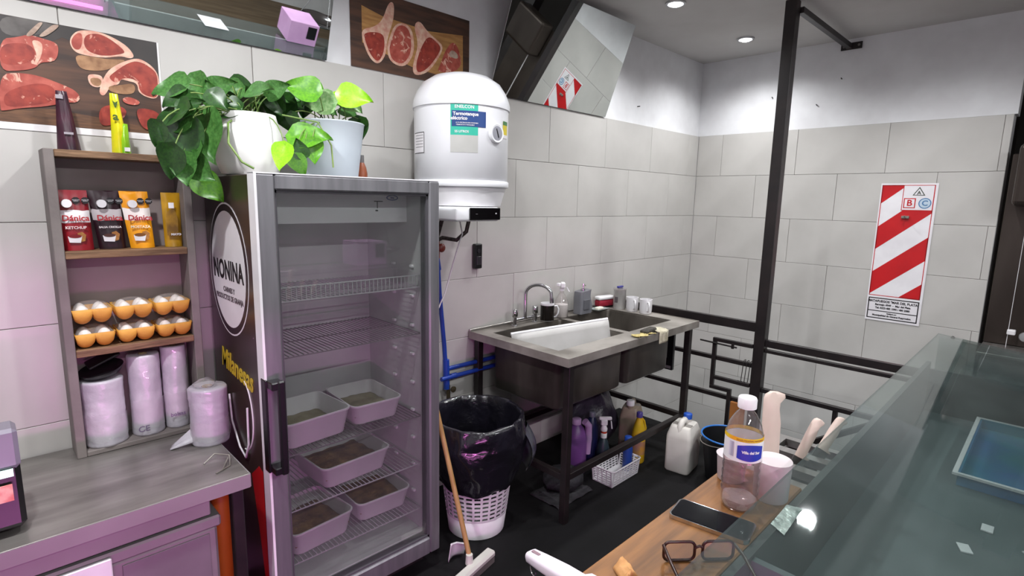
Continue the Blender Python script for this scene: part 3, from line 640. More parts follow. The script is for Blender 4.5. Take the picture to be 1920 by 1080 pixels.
part('side_liner', G().box(FX0+.0405,FX0+.052,FYF+.004,FYB-.041,.176,FH-.05), M_finner, f)
part('header_panel', G().box(FX0+.053,FX1-.053,-.40,-.39,1.56,FH-.05).box(FX0+.053,FX1-.053,-.40,-.07,1.555,1.56), M_white, f)
part('plinth', G().box(FX0+.03,FX1-.03,-.47,-.05,0,.05), M_black, f)
# door
fw=.052
d=part('door_frame', G().box(FX0,FX0+fw+.012,FD,FYF-.004,.085,FH+.002,bev=.006).box(FX1-fw,FX1,FD,FYF-.004,.085,FH+.002,bev=.006).box(FX0+fw+.012,FX1-fw,FD,FYF-.004,FH-.05,FH+.002,bev=.006).box(FX0+fw+.012,FX1-fw,FD,FYF-.004,.085,.165,bev=.006), M_alu, f)
part('glass', G().box(FX0+fw+.01,FX1-fw+.002,FD+.018,FD+.024,.163,FH-.048), M_glass_door, d)
part('gasket', G().box(FX0+fw+.012,FX0+fw+.020,FD+.012,FYF-.006,.165,FH-.05).box(FX1-fw-.008,FX1-fw,FD+.012,FYF-.006,.165,FH-.05).box(FX0+fw+.012,FX1-fw,FD+.012,FYF-.006,.165,.173).box(FX0+fw+.012,FX1-fw,FD+.012,FYF-.006,FH-.058,FH-.05), mat('gasket','#4d4b50',.6), d)
part('white_edge_trim', G().box(FX0-.002,FX0+.006,FD-.001,FYF-.002,.085,FH+.004).box(FX0-.002,FX1,FD+.002,FYF-.002,FH+.002,FH+.006), M_white, d)
part('handle', G().box(FX0+.002,FX0+.044,-.612,FD-.001,1.018,1.044,bev=.003).box(FX0+.002,FX0+.044,-.612,FD-.001,.718,.744,bev=.003).box(FX0+.022,FX0+.046,-.618,-.598,.715,1.048,bev=.005).box(FX0-.004,FX0+.004,FD-.008,FD+.03,.715,1.046,bev=.002), M_blackp, d, label='black grip handle')
# wire racks
M_wire=mat('rack_wire','#c9c6ca',.35,.3); M_wired=mat('rack_wire_worn','#8f8a8c',.4,.5)
def rack(z, m, lip=0):
    g=G(); x0=FX0+.056; x1=FX1-.056; y0=-.495; y1=-.075
    for y in (y0,y1,-.28): g.box(x0,x1,y-.002,y+.002,z-.006,z-.002)
    n=34
    for i in range(n+1):
        x=x0+(x1-x0)*i/n; g.box(x-.0013,x+.0013,y0,y1,z-.002,z+.001)
    if lip:
        g.box(x0,x1,y0-.002,y0+.002,z+lip,z+lip+.004)
        for i in range(n+1):
            x=x0+(x1-x0)*i/n; g.box(x-.0013,x+.0013,y0-.001,y0+.002,z,z+lip)
    return part('wire_rack', g, m, f)
rack(1.292,M_wire,.045); rack(1.09,M_wired); rack(.72,M_wired); rack(.50,M_wire); rack(.285,M_wire)
for k in range(9):
    z=.34+k*.128
    for y in (-.44,-.30): part('shelf_clip', G().box(FX1-.064,FX1-.0525,y-.011,y+.011,z,z+.012,bev=.002), M_white, f)
# oval sticker and small print on the header
part('oval_sticker', G().prism([(.028*math.cos(2*PI*i/24),.011*math.sin(2*PI*i/24)) for i in range(24)],(-3.385,-.4005,1.655),(1,0,0),(0,0,1),(0,-1,0),.0005), mat('sticker_blue','#56609a',.4), f)
part('oval_sticker_inner', G().prism([(.023*math.cos(2*PI*i/24),.0075*math.sin(2*PI*i/24)) for i in range(24)],(-3.385,-.4011,1.655),(1,0,0),(0,0,1),(0,-1,0),.0005), M_print_w, f)
part('small_lettering', text('frio',.012,(-3.385,-.4017,1.655),(1,0,0),(0,0,1),bold=.0003), mat('sticker_blue','#56609a',.4), f)
part('control_marks', G().box(-3.47,-3.43,-.4006,-.40,1.638,1.642).box(-3.457,-3.453,-.4006,-.40,1.612,1.642).box(-3.464,-3.452,-.4006,-.40,1.60,1.606), M_print_k, f)
# side decals
O=Vector((FX0-.0006,-.262,1.385)); U=Vector((0,-1,0)); V=Vector((0,0,1)); N=Vector((-1,0,0))
def disc(name,ry,rz,m,lvl):
    part(name, G().prism([(ry*math.cos(2*PI*i/48),rz*math.sin(2*PI*i/48)) for i in range(48)],O+N*(.0005*lvl),U,V,N,.0005),m,f)
disc('logo_ring',.205,.243,M_print_w,0); disc('logo_ring_dark',.199,.237,mat('decal_dark','#2a2023',.3),1); disc('logo_disc',.178,.213,M_print_w,2)
part('logo_lettering', text('NONINA',.098,O+N*.0016+V*-.005,U,V,bold=.0024,sx=.77,spacing=1.04), M_print_k, f)
part('logo_lettering', text('CARNES Y',.026,O+N*.0016+V*-.075,U,V,bold=.0006), mat('print_grey','#5c5458',.45), f)
part('logo_lettering', text('PRODUCTOS DE GRANJA',.027,O+N*.0016+V*-.105,U,V,bold=.0006,sx=.93), mat('print_grey','#5c5458',.45), f)
part('yellow_lettering', text('Milanesas',.108,Vector((FX0-.001,-.285,1.018)),U*.992+V*-.1,V,bold=.0022,shear=.2,sx=.8), M_yellow, f)
arc=[]
pts=[(-.42+.16*math.cos(R(a)),.80+.16*math.sin(R(a))) for a in range(200,381,12)]
part('curved_line', G().tube([(FX0-.001,-.33-.10*math.sin(R(a)),.86-.165*(1-math.cos(R(a)))*.5 if 0 else .86+.14*math.cos(R(a))) for a in range(20,190,10)],.003,6), M_print_w, f, sm=80)
part('red_print', G().prism([(.12,.0),(.20,.06),(.235,.05),(.238,-.40),(.21,-.42),(.17,-.2)],Vector((FX0-.0006,-.262,.64)),U,V,N,.0005), M_red, f)
part('loose_cable', G().tube([(FX0-.006,-.20,.9),(FX0-.008,-.22,.80),(FX0-.010,-.30,.72),(FX0-.010,-.36,.70),(FX0-.008,-.39,.76),(FX0-.007,-.395,.9)],.004,6), M_print_w, f, sm=80)

# white tubs on the racks
def tub(label,x,y,z,wid,dep,h,rz=0,fill=M_bread,flevel=.45):
    t=thing('food_tub',label,'tub',(x,y,z),'white food tubs in the fridge')
    M=Matrix.Translation((x,y,z))@Matrix.Rotation(rz,4,'Z')
    g=G(); prev=None
    def ring(s,zz,ins=0,rr=.03):
        return [g.bm.verts.new(M@Vector((px,py,zz))) for px,py in rrect(-wid/2*s+ins,wid/2*s-ins,-dep/2*s+ins,dep/2*s-ins,rr)]
    rs=[ring(.86,.004,0,.02),]; rs[0:]=[]
    lv=[(.84,0.0,0),(.86,.004,0),(.97,h-.012,0),(.985,h-.01,0),(1.0,h-.006,0),(1.0,h,0),(.965,h,0),(.95,h-.01,0),(.84,.008,0)]
    rs=[ring(s,zz) for s,zz,_ in lv]
    for a,b in zip(rs,rs[1:]):
        n=len(a)
        for i in range(n): g.bm.faces.new((a[i],a[(i+1)%n],b[(i+1)%n],b[i]))
    g.bm.faces.new(rs[0][::-1]); g.bm.faces.new(rs[-1])
    part('tub', g, M_tub, t, sm=60)
    s=.84+.11*flevel-.02
    def ff(u,v):
        px=(u-.5)*wid*s; py=(v-.5)*dep*s
        return M@Vector((px,py,.008+h*flevel*(1-.25*(max(abs(u-.5),abs(v-.5))*2)**6)+.008*noise.noise(Vector((u*6+x*30,v*6,z*9)))))
    part('filling', G().grid(ff,14,12), fill, t, sm=80)
    return t
M_green=mat('greenish_meat','#6f6a4c',.9,c2='#8a8468',scale=14,bump=.7,bscale=40)
tub('large white tub at the left of the upper stocked rack',-3.768,-.335,.722,.28,.27,.105,R(4),M_green,.35)
tub('smaller white tub at the right of the upper stocked rack',-3.485,-.30,.722,.23,.30,.09,R(-3),M_green,.4)
tub('single white tub of breaded cutlets on the middle rack',-3.60,-.31,.502,.32,.29,.095,R(3))
tub('white tub at the left of the bottom rack',-3.768,-.33,.287,.27,.29,.10,R(5))
tub('white tub at the right of the bottom rack',-3.462,-.30,.287,.26,.30,.09,R(-2))

# ------------------------------------------------------------------ plants on the fridge
M_pot=mat('white_pot','#e0dfdd',.4,c2='#d4d2cf',scale=4); M_pot2=mat('grey_pot','#b9c1c8',.45,c2='#aab3bb',scale=4)
M_soil=mat('soil','#3a2c20',.95,c2='#241a12',scale=30,bump=.5)
LEAFC=[mat('leaf_dark','#1d3d18',.36,c2='#2c531c',scale=14),mat('leaf_mid','#345f27',.36,c2='#4f7f3d',scale=14),mat('leaf_fresh','#63a01f',.36,c2='#4a8520',scale=14),mat('leaf_lime','#86c41c',.36,c2='#9ad42a',scale=14),mat('leaf_pale','#9dbb86',.38,c2='#6f9a5c',scale=10)]
for m_ in LEAFC: m_.node_tree.nodes['Principled BSDF'].inputs['Subsurface Weight'].default_value=.08
def leaf_geo():
    g=G()
    def fn(u,v):
        # v along the blade (0 stalk .. 1 tip), u across
        ww=.47*(math.sin(PI*min(1,v**.62))**.8)*(1-.25*v)
        s=(u-.5)*2
        notch=.10*abs(s)**1.5*(1-v)**4
        return Vector((v-notch*0-.13*(abs(s)**2)*(1-v)**3, s*ww, .10*abs(s)**1.4*.9-.22*v*v+.03*math.sin(v*9)*abs(s)))
    g.grid(fn,8,9); return g
leaf_mesh={}
for k,m_ in enumerate(LEAFC):
    g=leaf_geo(); me=bpy.data.meshes.new('leaf'); bmesh.ops.remove_doubles(g.bm,verts=g.bm.verts,dist=.002); bmesh.ops.recalc_face_normals(g.bm,faces=g.bm.faces); g.bm.to_mesh(me); g.bm.free(); me.materials.append(m_); smooth(me,80); leaf_mesh[k]=me
def pot(label,x,y,prof,m,cat='plant'):
    t=thing('potted_pothos',label,cat,(x,y,FH+.0005),'potted trailing plants')
    part('pot', G().lathe(prof,(x,y,FH+.0005),40,cap1=False), m, t, sm=60, solid=.004)
    zt=prof[-1][1]
    part('soil', G().lathe([(.0001,zt-.02),(prof[-1][0]*.9,zt-.025)],(x,y,FH),24,cap1=False), M_soil, t)
    return t
pl=[pot('leafy trailing pothos in the white rounded pot on the fridge',-3.898,-.275,[(.070,0),(.092,.008),(.108,.05),(.114,.10),(.110,.15),(.098,.19),(.092,.215)],M_pot),
    pot('pothos with lime leaves in the grey tapered pot on the fridge',-3.585,-.275,[(.094,0),(.100,.004),(.115,.12),(.128,.215),(.131,.219)],M_pot2)]
PR=Vector((.7106,-.7036,0)); PU=Vector((0,0,1)); PF=Vector((-.70,-.71,.1)).normalized()
top=[Vector((-3.898,-.275,FH+.20)),Vector((-3.585,-.275,FH+.20))]
stems=[G(),G()]
rl=random.Random(5)
for (x,y,z,ln,ang,k,pi) in LEAVES:
    tip=(PR*math.cos(R(ang))+PU*math.sin(R(ang))+PF*rl.uniform(-.25,.5)).normalized()
    nrm=(PF+PU*rl.uniform(.0,.9)+PR*rl.uniform(-.4,.4)); nrm=(nrm-tip*nrm.dot(tip)).normalized()
    side=nrm.cross(tip)
    c=Vector((x,y,z)); base=c-tip*ln*.5
    Mx=Matrix((tip,side,nrm)).transposed().to_4x4()
    o=bpy.data.objects.new('leaf',leaf_mesh[k]); col.objects.link(o); o.parent=pl[pi]
    ln*=1.22; base=c-tip*ln*.5
    o.matrix_local=Matrix.Translation(base-BASE[pl[pi].name])@Mx@Matrix.Scale(ln,4)
    s0=top[pi]+Vector((rl.uniform(-.05,.05),rl.uniform(-.05,.05),0))
    mid=(s0+base)/2+Vector((0,0,.05 if base.z>s0.z-.05 else .09))+PF*.02
    if base.z<s0.z-.03:
        out=Vector((base.x,base.y,0))-Vector((s0.x,s0.y,0))
        mid=Vector((s0.x,s0.y,s0.z+.05))+out*.75
    P_=[s0.lerp(mid,q)*(1-q)+mid.lerp(base,q)*q for q in [i/7 for i in range(8)]]
    stems[pi].tube(P_,.0022,5)
M_stem=mat('stem','#5d7a35',.5,c2='#7a8f4c')
for i in (0,1): part('stems', stems[i], M_stem, pl[i], sm=80)
# vine hanging across the front of the white pot
part('vine', G().tube([(-3.93,-.30,FH+.21),(-3.99,-.36,FH+.17),(-4.005,-.40,FH+.10),(-3.98,-.44,FH+.04),(-3.95,-.46,FH+.02)],.004,6).tube([(-3.80,-.34,FH+.22),(-3.70,-.41,FH+.20),(-3.66,-.43,FH+.12),(-3.655,-.43,FH+.04)],.003,6), M_stem, pl[0], sm=80)
# small bottle and coil on the fridge top
bt=thing('small_bottle','small brown glass bottle beside the grey pot on the fridge','bottle',(-3.455,-.285,FH))
part('body', G().lathe([(.021,FH+.0025),(.022,FH+.03),(.017,FH+.055),(.009,FH+.075)],(-3.455,-.285,0),20), mat('brown_glass','#8a4a2e',.3,c2='#6e3620'), bt, sm=60)
part('neck', G().lathe([(.0095,FH+.0755),(.009,FH+.105)],(-3.455,-.285,0),16), mat('bottle_cap_grey','#6d6a6a',.4,.4), bt, sm=60)
solo('cable_coil', G().tube([(-3.37+.04*math.cos(2*PI*i/20),-.30+.035*math.sin(2*PI*i/20),FH+.005+.004*(i/20)) for i in range(40)],.003,6), mat('pale_blue_cable','#a9c2da',.4), 'pale blue coil of cable on the fridge top by the heater','cable', sm=80)

# ------------------------------------------------------------------ water heater
HX,HY,HR=-2.905,-.262,.226
h=thing('water_heater','white electric water heater tank hung on the tiled wall','water heater',(HX,HY,1.55))
part('tank', G().lathe([(HR*.97,1.722),(HR,1.726),(HR,2.075)],(HX,HY,0),64), M_whitee, h, sm=60)
part('dome', G().lathe([(HR+.006,2.072),(HR+.007,2.09),(HR+.002,2.112),(HR*.94,2.15),(HR*.82,2.19),(HR*.6,2.222),(HR*.3,2.24),(.0001,2.245)],(HX,HY,0),64), M_whitee, h, sm=60)
part('lower_band', G().lathe([(HR+.003,1.712),(HR+.006,1.716),(HR+.006,1.738),(HR+.001,1.742)],(HX,HY,0),64), M_whitee, h, sm=60)
part('lower_cap', G().lathe([(HR*.80,1.622),(HR*.86,1.625),(HR*.965,1.711)],(HX,HY,0),64), M_white, h, sm=60)
part('control_housing', G().lathe([(.13,1.556),(.155,1.56),(.168,1.621)],(HX,HY,0),48).box(HX-.20,HX+.062,HY-.215,HY-.05,1.556,1.621,bev=.012,seg=3), M_whitee, h, sm=40)
part('control_panel', G().box(HX-.13,HX+.06,HY-.222,HY-.2155,1.562,1.618,bev=.003), mat('gloss_black','#0c0a0c',.12), h)
for dx,s_ in ((-.09,'......'),(.03,'60')): part('panel_lettering', text(s_,.009,(HX+dx,HY-.2225,1.592),(1,0,0),(0,0,1),ext=.0003), M_print_w, h)
def onc(a,rr=0): return lambda x,y,z: Vector((HX+(HR+.0012+rr+z)*math.cos(R(a)+x/HR), HY+(HR+.0012+rr+z)*math.sin(R(a)+x/HR), y))
def patch(name,a,hw,z0,z1,m,lvl=0):
    wr=onc(a,lvl*.0006)
    return part(name, G().grid(lambda u,v: wr((u-.5)*2*hw, z0+(z1-z0)*v, 0),10,2), m, h, sm=80)
def ctext(s,size,a,z,m,lvl=1,bold=.0003,dx=0):
    wr=onc(a,lvl*.0006+.0004)
    part('label_lettering', text(s,size,(0,0,0),(1,0,0),(0,0,1),ext=.0003,bold=bold,wrap=lambda x,y,z_:wr(x+dx,z+y,z_)), m, h)
M_teal=mat('label_teal','#2fb39a',.4,c2='#2aa58e'); M_navy=mat('label_navy','#1d3f7d',.4,c2='#1a3a73')
A0=-126
patch('energy_label_grey',A0,.062,1.862,1.937,mat('label_grey','#b7b6b2',.5)); patch('energy_label_teal',A0,.062,1.937,2.070,M_teal)
patch('energy_label_navy',A0+5.5,.078,1.974,2.042,M_navy,1)
ctext('ENELCON',.019,A0,2.058,M_print_w,1); ctext('Termotanque',.0205,A0+1.5,2.028,M_print_w,2,.0006); ctext('eléctrico',.0205,A0-6,2.009,M_print_w,2,.0006)
ctext('ALTA EFICIENCIA EN CONSUMO',.0068,A0+3,1.990,M_print_w,2,.0001); ctext('TERMOSTATO REGULABLE',.0068,A0+1,1.981,M_print_w,2,.0001); ctext('55 LITROS',.014,A0-3,1.952,M_print_w,1)
patch('spec_label_border',A0-64,.05,1.86,1.955,mat('label_dark','#4c4a4c',.5)); patch('spec_label',A0-64,.0475,1.864,1.951,M_print_w,1)
for k in range(5): patch('spec_line',A0-62,.035,1.94-.013*k,1.942-.013*k,mat('label_dark','#4c4a4c',.5),2)
patch('efficiency_label',A0+61,.026,1.955,2.015,mat('label_yellow','#d9c42a',.4)); patch('efficiency_label_top',A0+61,.026,2.0,2.017,mat('label_green2','#3f7d45',.4),1); patch('efficiency_label_white',A0+61,.024,1.94,1.956,M_print_w,1)
# thermometer dial
a=R(A0+40); n_=Vector((math.cos(a),math.sin(a),0)); c_=Vector((HX,HY,1.955))+n_*(HR-.002)
MD=Matrix.Translation(c_)@n_.to_track_quat('Z','Y').to_matrix().to_4x4()
dl=part('dial', G().lathe([(.044,0),(.044,.012),(.040,.016),(.034,.0145)],seg=32,M=MD), M_whitee, h, sm=50)
part('dial_face', G().lathe([(.0001,.0152),(.032,.0152)],seg=28,M=MD,cap1=False), mat('dial_grey','#9a9aa2',.3), dl)
tt=n_.cross(Vector((0,0,1)))
part('dial_needle', G().prism([(-.003,-.02),(.003,-.02),(.002,.022),(-.002,.022)],c_+n_*.0165,(-tt*.92+Vector((0,0,.35))),(Vector((0,0,.92))+tt*.35),n_,.001), M_print_k, dl)
# pipes and cable below the heater
M_hose=mat('braided_hose','#5d5552',.35,.7,c2='#3f3836',scale=90)
part('hose', G().tube([(-2.80,-.20,1.556),(-2.81,-.19,1.49),(-2.85,-.16,1.445),(-2.895,-.10,1.455),(-2.90,-.06,1.44)],.011,10), M_hose, h, sm=80)
part('hose', G().tube([(-2.99,-.22,1.556),(-3.0,-.2,1.48),(-2.985,-.12,1.40),(-2.97,-.05,1.40)],.011,10), M_hose, h, sm=80)
part('power_cable', G().tube([(-2.88,-.22,1.556),(-2.845,-.20,1.48),(-2.845,-.16,1.40),(-2.855,-.12,1.28),(-2.88,-.10,1.16),(-2.925,-.10,1.08),(-2.935,-.09,.98),(-2.935,-.06,.75)],.0038,8), M_white, h, sm=80)
p=thing('blue_water_pipe','blue water pipe with red stop valve running down the tiled wall','pipe',(-2.86,-.04,.5))
part('stop_valve', G().cyl((-2.90,-.05,1.345),(-2.90,-.05,1.435),.02,seg=14).lathe([(.0001,0),(.02,.004),(.024,.02),(.016,.03)],seg=14,M=Matrix.Translation((-2.885,-.06,1.40))@Matrix.Rotation(R(90),4,'X')), mat('red_valve','#7d2a1f',.45,c2='#5f1e16'), p, sm=60)
part('riser', G().cyl((-2.897,-.05,1.345),(-2.882,-.045,1.28),.0165,seg=12).tube([(-2.885,-.045,1.31),(-2.872,-.042,1.15),(-2.838,-.04,.85),(-2.825,-.04,.68)],.0125,10), M_blue, p, sm=60)
part('tee', G().cyl((-2.826,-.04,.77),(-2.822,-.04,.60),.0185,seg=12), M_blue, p, sm=60)
part('branch', G().cyl((-2.83,-.04,.715),(-2.41,-.04,.715),.0125,seg=10).cyl((-2.87,-.055,.668),(-2.41,-.05,.668),.0125,seg=10).cyl((-2.80,-.05,.668),(-2.76,-.05,.668),.0165,seg=10), M_blue, p, sm=60)
part('valve_handle', G().lathe([(.0001,0),(.016,.003),(.018,.012),(.0001,.016)],seg=14,M=Matrix.Translation((-2.80,-.065,.60))@Matrix.Rotation(R(90),4,'X')).cyl((-2.815,-.045,.62),(-2.812,-.045,.52),.012,seg=10), mat('brass_dull','#5d5240',.4,.6), p, sm=60)
# black opener box on the tiles
b=thing('wall_opener','small black wall box fixed to the tiles beside the heater','wall box',(-2.582,-.015,1.26))
part('case', G().box(-2.609,-2.555,-.03,-.001,1.262,1.405,bev=.006,seg=2), M_blackp, b)
part('button', G().cyl((-2.582,-.0295,1.365),(-2.582,-.033,1.365),.012,seg=16), mat('dark_grey','#2c2a2e',.3), b)
part('slot', G().box(-2.60,-2.564,-.0325,-.0302,1.285,1.335,bev=.002), mat('dark_grey','#2c2a2e',.3), b)
# ------------------------------------------------------------------ double sink on black frame
KT=.894; KX0=-2.632; KX1=-1.292; KY0=-.757; KY1=-.004
B1=(-2.545,-1.945,-.618,-.115); B2=(-1.90,-1.40,-.618,-.105)
s=thing('double_sink','stainless double basin sink on a black steel frame','sink',((KX0+KX1)/2,-.38,0))
g=G(); zt=KT; zb=KT-.004
xs=[KX0,B1[0],B1[1],B2[0],B2[1],KX1]
g.box(KX0,B1[0],KY0,KY1,zb,zt).box(B1[1],B2[0],KY0,KY1,zb,zt).box(B2[1],KX1,KY0,KY1,zb,zt)
for b in (B1,B2): g.box(b[0],b[1],KY0,b[2],zb,zt).box(b[0],b[1],b[3],KY1,zb,zt)
g.box(KX0,KX1,KY0-.002,KY0+.002,zt-.04,zt+.004).box(KX0-.002,KX0+.002,KY0,KY1,zt-.04,zt+.004).box(KX1-.002,KX1+.002,KY0,KY1,zt-.04,zt+.004)
part('worktop', g, M_steeld, s)
part('back_ledge', G().box(KX0,KX1,KY1-.012,KY1,zt,zt+.014,bev=.002), M_steel, s)
M_basin=mat('stained_shaded_steel','#6a645d',.36,.45,c2='#403b36',scale=4,stretch=(1,1,.4))  # stains, plus shade in and under the basins put into the darker colour
def basin(b,depth):
    g=G(); x0,x1,y0,y1=b; r=.05
    def ring(ins,z,rr): return [g.bm.verts.new((px,py,z)) for px,py in rrect(x0+ins,x1-ins,y0+ins,y1-ins,rr,5)]
    rs=[ring(-.008,zt-.006,.03),ring(0,zt-.007,.03),ring(.003,zt-.02,.03),ring(.006,zt-depth+.015,.03),ring(.02,zt-depth,.025)]
    for a,c in zip(rs,rs[1:]):
        n=len(a)
        for i in range(n): g.bm.faces.new((a[i],a[(i+1)%n],c[(i+1)%n],c[i]))
    g.bm.faces.new(rs[-1]); return g
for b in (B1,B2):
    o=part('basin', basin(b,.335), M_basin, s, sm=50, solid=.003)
    cx=(b[0]+b[1])/2; cy=(b[2]+b[3])/2
    part('drain', G().lathe([(.04,.004),(.038,.006),(.02,.003),(.0001,.002)],(cx,cy,zt-.333),20), M_chrome, o, sm=60)
for x in (KX0+.045,KX1-.075):
    for y in (KY0+.03,KY1-.04): part('leg', G().box(x-.019,x+.019,y-.019,y+.019,0,zt-.005,bev=.002), M_black, s)
lx0=KX0+.064; lx1=KX1-.094
for y in (KY0+.03,KY1-.04):
    part('rail', G().box(lx0,lx1,y-.017,y+.017,.235,.27,bev=.002), M_black, s)
for x in (KX0+.045,KX1-.075): part('rail', G().box(x-.017,x+.017,KY0+.049,KY1-.059,.235,.27,bev=.002), M_black, s)
part('weld_bracket', G().box(KX1-.125,KX1-.10,-.60,-.50,.63,.83,bev=.003), M_black, s)
# faucet
fc=thing('kitchen_faucet','chrome two-handle faucet with swan neck spout at the back of the sink','faucet',(-2.235,-.07,KT))
fy=-.075
part('bridge', G().cyl((-2.325,fy,KT+.035),(-2.145,fy,KT+.035),.011,seg=14), M_chrome, fc, sm=60)
for x in (-2.325,-2.145):
    part('valve', G().lathe([(.020,0),(.020,.006),(.013,.008),(.013,.055)],(x,fy,KT+.0005),18), M_chrome, fc, sm=50)
    part('handle', G().lathe([(.015,.056),(.019,.060),(.019,.10),(.016,.104)],(x,fy,KT),18), M_chrome, fc, sm=50)
part('spout', G().tube([(-2.235,fy,KT+.03),(-2.235,fy,KT+.14)]+[(-2.235+.042-.042*math.cos(R(a))*1.0,fy-.07+.07*math.cos(R(a)),KT+.19+.062*math.sin(R(a))) for a in range(0,171,15)]+[(-2.152,fy-.142,KT+.165)],.0115,12), M_chrome, fc, sm=80)
part('aerator', G().cyl((-2.152,fy-.142,KT+.175),(-2.149,fy-.144,KT+.145),.0145,seg=14), M_chrome, fc, sm=60)
# mugs
def mug(label,x,y,r,hh,m,hang,body=None,group=None):
    t=thing('mug',label,'mug',(x,y,KT+.0005),group)
    z=KT+.0005
    part('cup', G().lathe([(r*.86,0),(r*.92,.003),(r,.03),(r,hh),(r-.004,hh),(r-.004,.012),(.0001,.010)],(x,y,z),28), m, t, sm=50)
    if body: part('dark_sleeve', G().lathe([(r+.0006,.006),(r+.0008,.03),(r+.0006,hh-.012)],(x,y,z),28,cap0=False,cap1=False), body, t, sm=60)
    a=R(hang); dx,dy=math.cos(a),math.sin(a)
    part('handle', G().tube([(x+dx*(r+o_),y+dy*(r+o_),z+zz) for o_,zz in ((-.003,hh*.82),(.018,hh*.84),(.028,hh*.66),(.026,hh*.42),(.012,hh*.22),(-.003,hh*.2))],.0055,8), M_white, t, sm=80)
    return t
mug('black mug with white rim and handle behind the faucet',-2.055,-.10,.044,.115,M_white,-40,body=mat('black_glaze','#17120f',.25))
mug('white mug by the sink corner, nearer to the grey tin',-1.345,-.275,.043,.100,M_white,-130,group='white mugs on the sink')
mug('white mug at the very end of the row on the sink',-1.345,-.385,.043,.100,M_white,-130,group='white mugs on the sink')
# spray bottle
t=thing('spray_bottle','clear spray bottle half full of milky liquid on the sink','bottle',(-1.905,-.09,KT))
x,y=-1.905,-.09
part('bottle', G().lathe([(.040,.001),(.046,.006),(.046,.085),(.040,.12),(.022,.155),(.014,.165),(.014,.185)],(x,y,KT),28), M_clear, t, sm=60)
part('milky_liquid', G().lathe([(.036,.004),(.043,.009),(.043,.088),(.0001,.089)],(x,y,KT),26), mat('milky','#e6e3e2',.4,sss=.2), t, sm=60)
part('collar', G().lathe([(.017,.178),(.017,.20)],(x,y,KT),16), M_white, t, sm=50)
part('trigger_head', G().box(x-.016,x+.014,y-.035,y+.02,KT+.20,KT+.235,bev=.005,rz=R(-45)).box(x-.045,x-.02,y-.012,y+.012,KT+.212,KT+.232,bev=.003,rz=R(0)).tube([(x+.012,y-.03,KT+.205),(x+.022,y-.045,KT+.175)],.004,6), M_white, t)
part('dip_tube', G().cyl((x,y,KT+.02),(x,y,KT+.18),.002,seg=6), M_white, t)
# soap dispenser
t=thing('soap_dispenser','grey wavy soap dispenser block with steel pump on the sink','dispenser',(-1.685,-.09,KT))
def sd(u,v,s=1):
    a=2*PI*u
    return (a,v)
g=G(); rings=[]
for k in range(11):
    z=KT+.001+.158*k/10; q=k/10
    wx=.060+.006*math.sin(q*PI*1.6+.4); wy=.036; off=.006*math.sin(q*PI*2)
    rings.append([g.bm.verts.new((-1.685+px+off,-.095+py,z+(.006*(px/.06) if k==10 else 0))) for px,py in rrect(-wx,wx,-wy,wy,.012,3)])
for a,c in zip(rings,rings[1:]):
    n=len(a)
    for i in range(n): g.bm.faces.new((a[i],a[(i+1)%n],c[(i+1)%n],c[i]))
g.bm.faces.new(rings[0][::-1]); g.bm.faces.new(rings[-1])
part('body', g, mat('grey_ceramic','#77777d',.4,c2='#6a6a70'), t, sm=50)
part('pump', G().lathe([(.016,.160),(.016,.172),(.006,.174),(.006,.195),(.010,.196),(.010,.204)],(-1.685,-.095,KT),16).tube([(-1.685,-.095,KT+.20),(-1.70,-.125,KT+.198)],.004,6), M_chrome, t, sm=50)
part('sponge_slot', G().box(-1.72,-1.655,-.137,-.131,KT+.03,KT+.10,bev=.002), mat('grey_ceramic_dark','#5c5c62',.5), t)
# soap dish
t=thing('soap_dish','rectangular soap dish with a bar of soap by the grey dispenser','soap dish',(-1.50,-.10,KT))
g=G(); rr=[]
for ins,z in ((.02,.001),(.0,.018),(.004,.018),(.022,.008)): rr.append([g.bm.verts.new((-1.53+px,-.125+py,KT+z)) for px,py in rrect(-.07+ins,.07-ins,-.045+ins,.045-ins,.012,3)])
for a,c in zip(rr,rr[1:]):
    n=len(a)
    for i in range(n): g.bm.faces.new((a[i],a[(i+1)%n],c[(i+1)%n],c[i]))
g.bm.faces.new(rr[0][::-1]); g.bm.faces.new(rr[-1])
part('dish', g, mat('dish_grey','#8f9694',.4), t, sm=40)
solo('soap_bar', G().box(-1.565,-1.50,-.145,-.108,KT+.0085,KT+.03,bev=.009,seg=3), mat('soap','#e2ddcf',.5), 'pale bar of soap lying in the grey dish','soap', sm=60)
# scrubbing brush on its side
t=thing('scrub_brush','red scrubbing brush with white handle leaning against the wall','brush',(-1.385,-.066,KT))
MB=Matrix.Translation((-1.385,-.066,KT+.0))@Matrix.Rotation(R(-12),4,'Z')
part('bristle_block', G().box(-.075,.075,-.03,.03,.012,.058,bev=.010,seg=2).xf(MB), mat('brush_red','#a0152f',.6,c2='#85102a',scale=40,bump=.5,bscale=120), t, sm=40)
part('grip', G().box(-.078,.078,-.031,.031,.0585,.085,bev=.011,seg=3).xf(MB), M_white, t, sm=40)
part('base', G().box(-.07,.07,-.026,.026,.001,.0115,bev=.003).xf(MB), M_blackp, t)
# tin with blue lid
t=thing('storage_tin','pale grey tin with a blue clip on its lid near the sink corner','tin',(-1.30,-.17,KT))
part('tin', G().lathe([(.043,.001),(.045,.004),(.045,.14),(.047,.142)],(-1.343,-.165,KT),28), mat('pale_tin','#b5b2b0',.4,c2='#a39f9d',scale=10), t, sm=50)
part('lid', G().lathe([(.047,.1425),(.048,.15),(.0001,.153)],(-1.343,-.165,KT),28), M_clear, t, sm=50)
part('clip', G().box(-1.373,-1.313,-.175,-.155,KT+.1535,KT+.166,bev=.003), mat('violet_blue','#3a3a8c',.4), t)
part('printed_mark', G().box(-1.3905,-1.3875,-.18,-.155,KT+.05,KT+.09), mat('print_grey','#5c5458',.45), t)
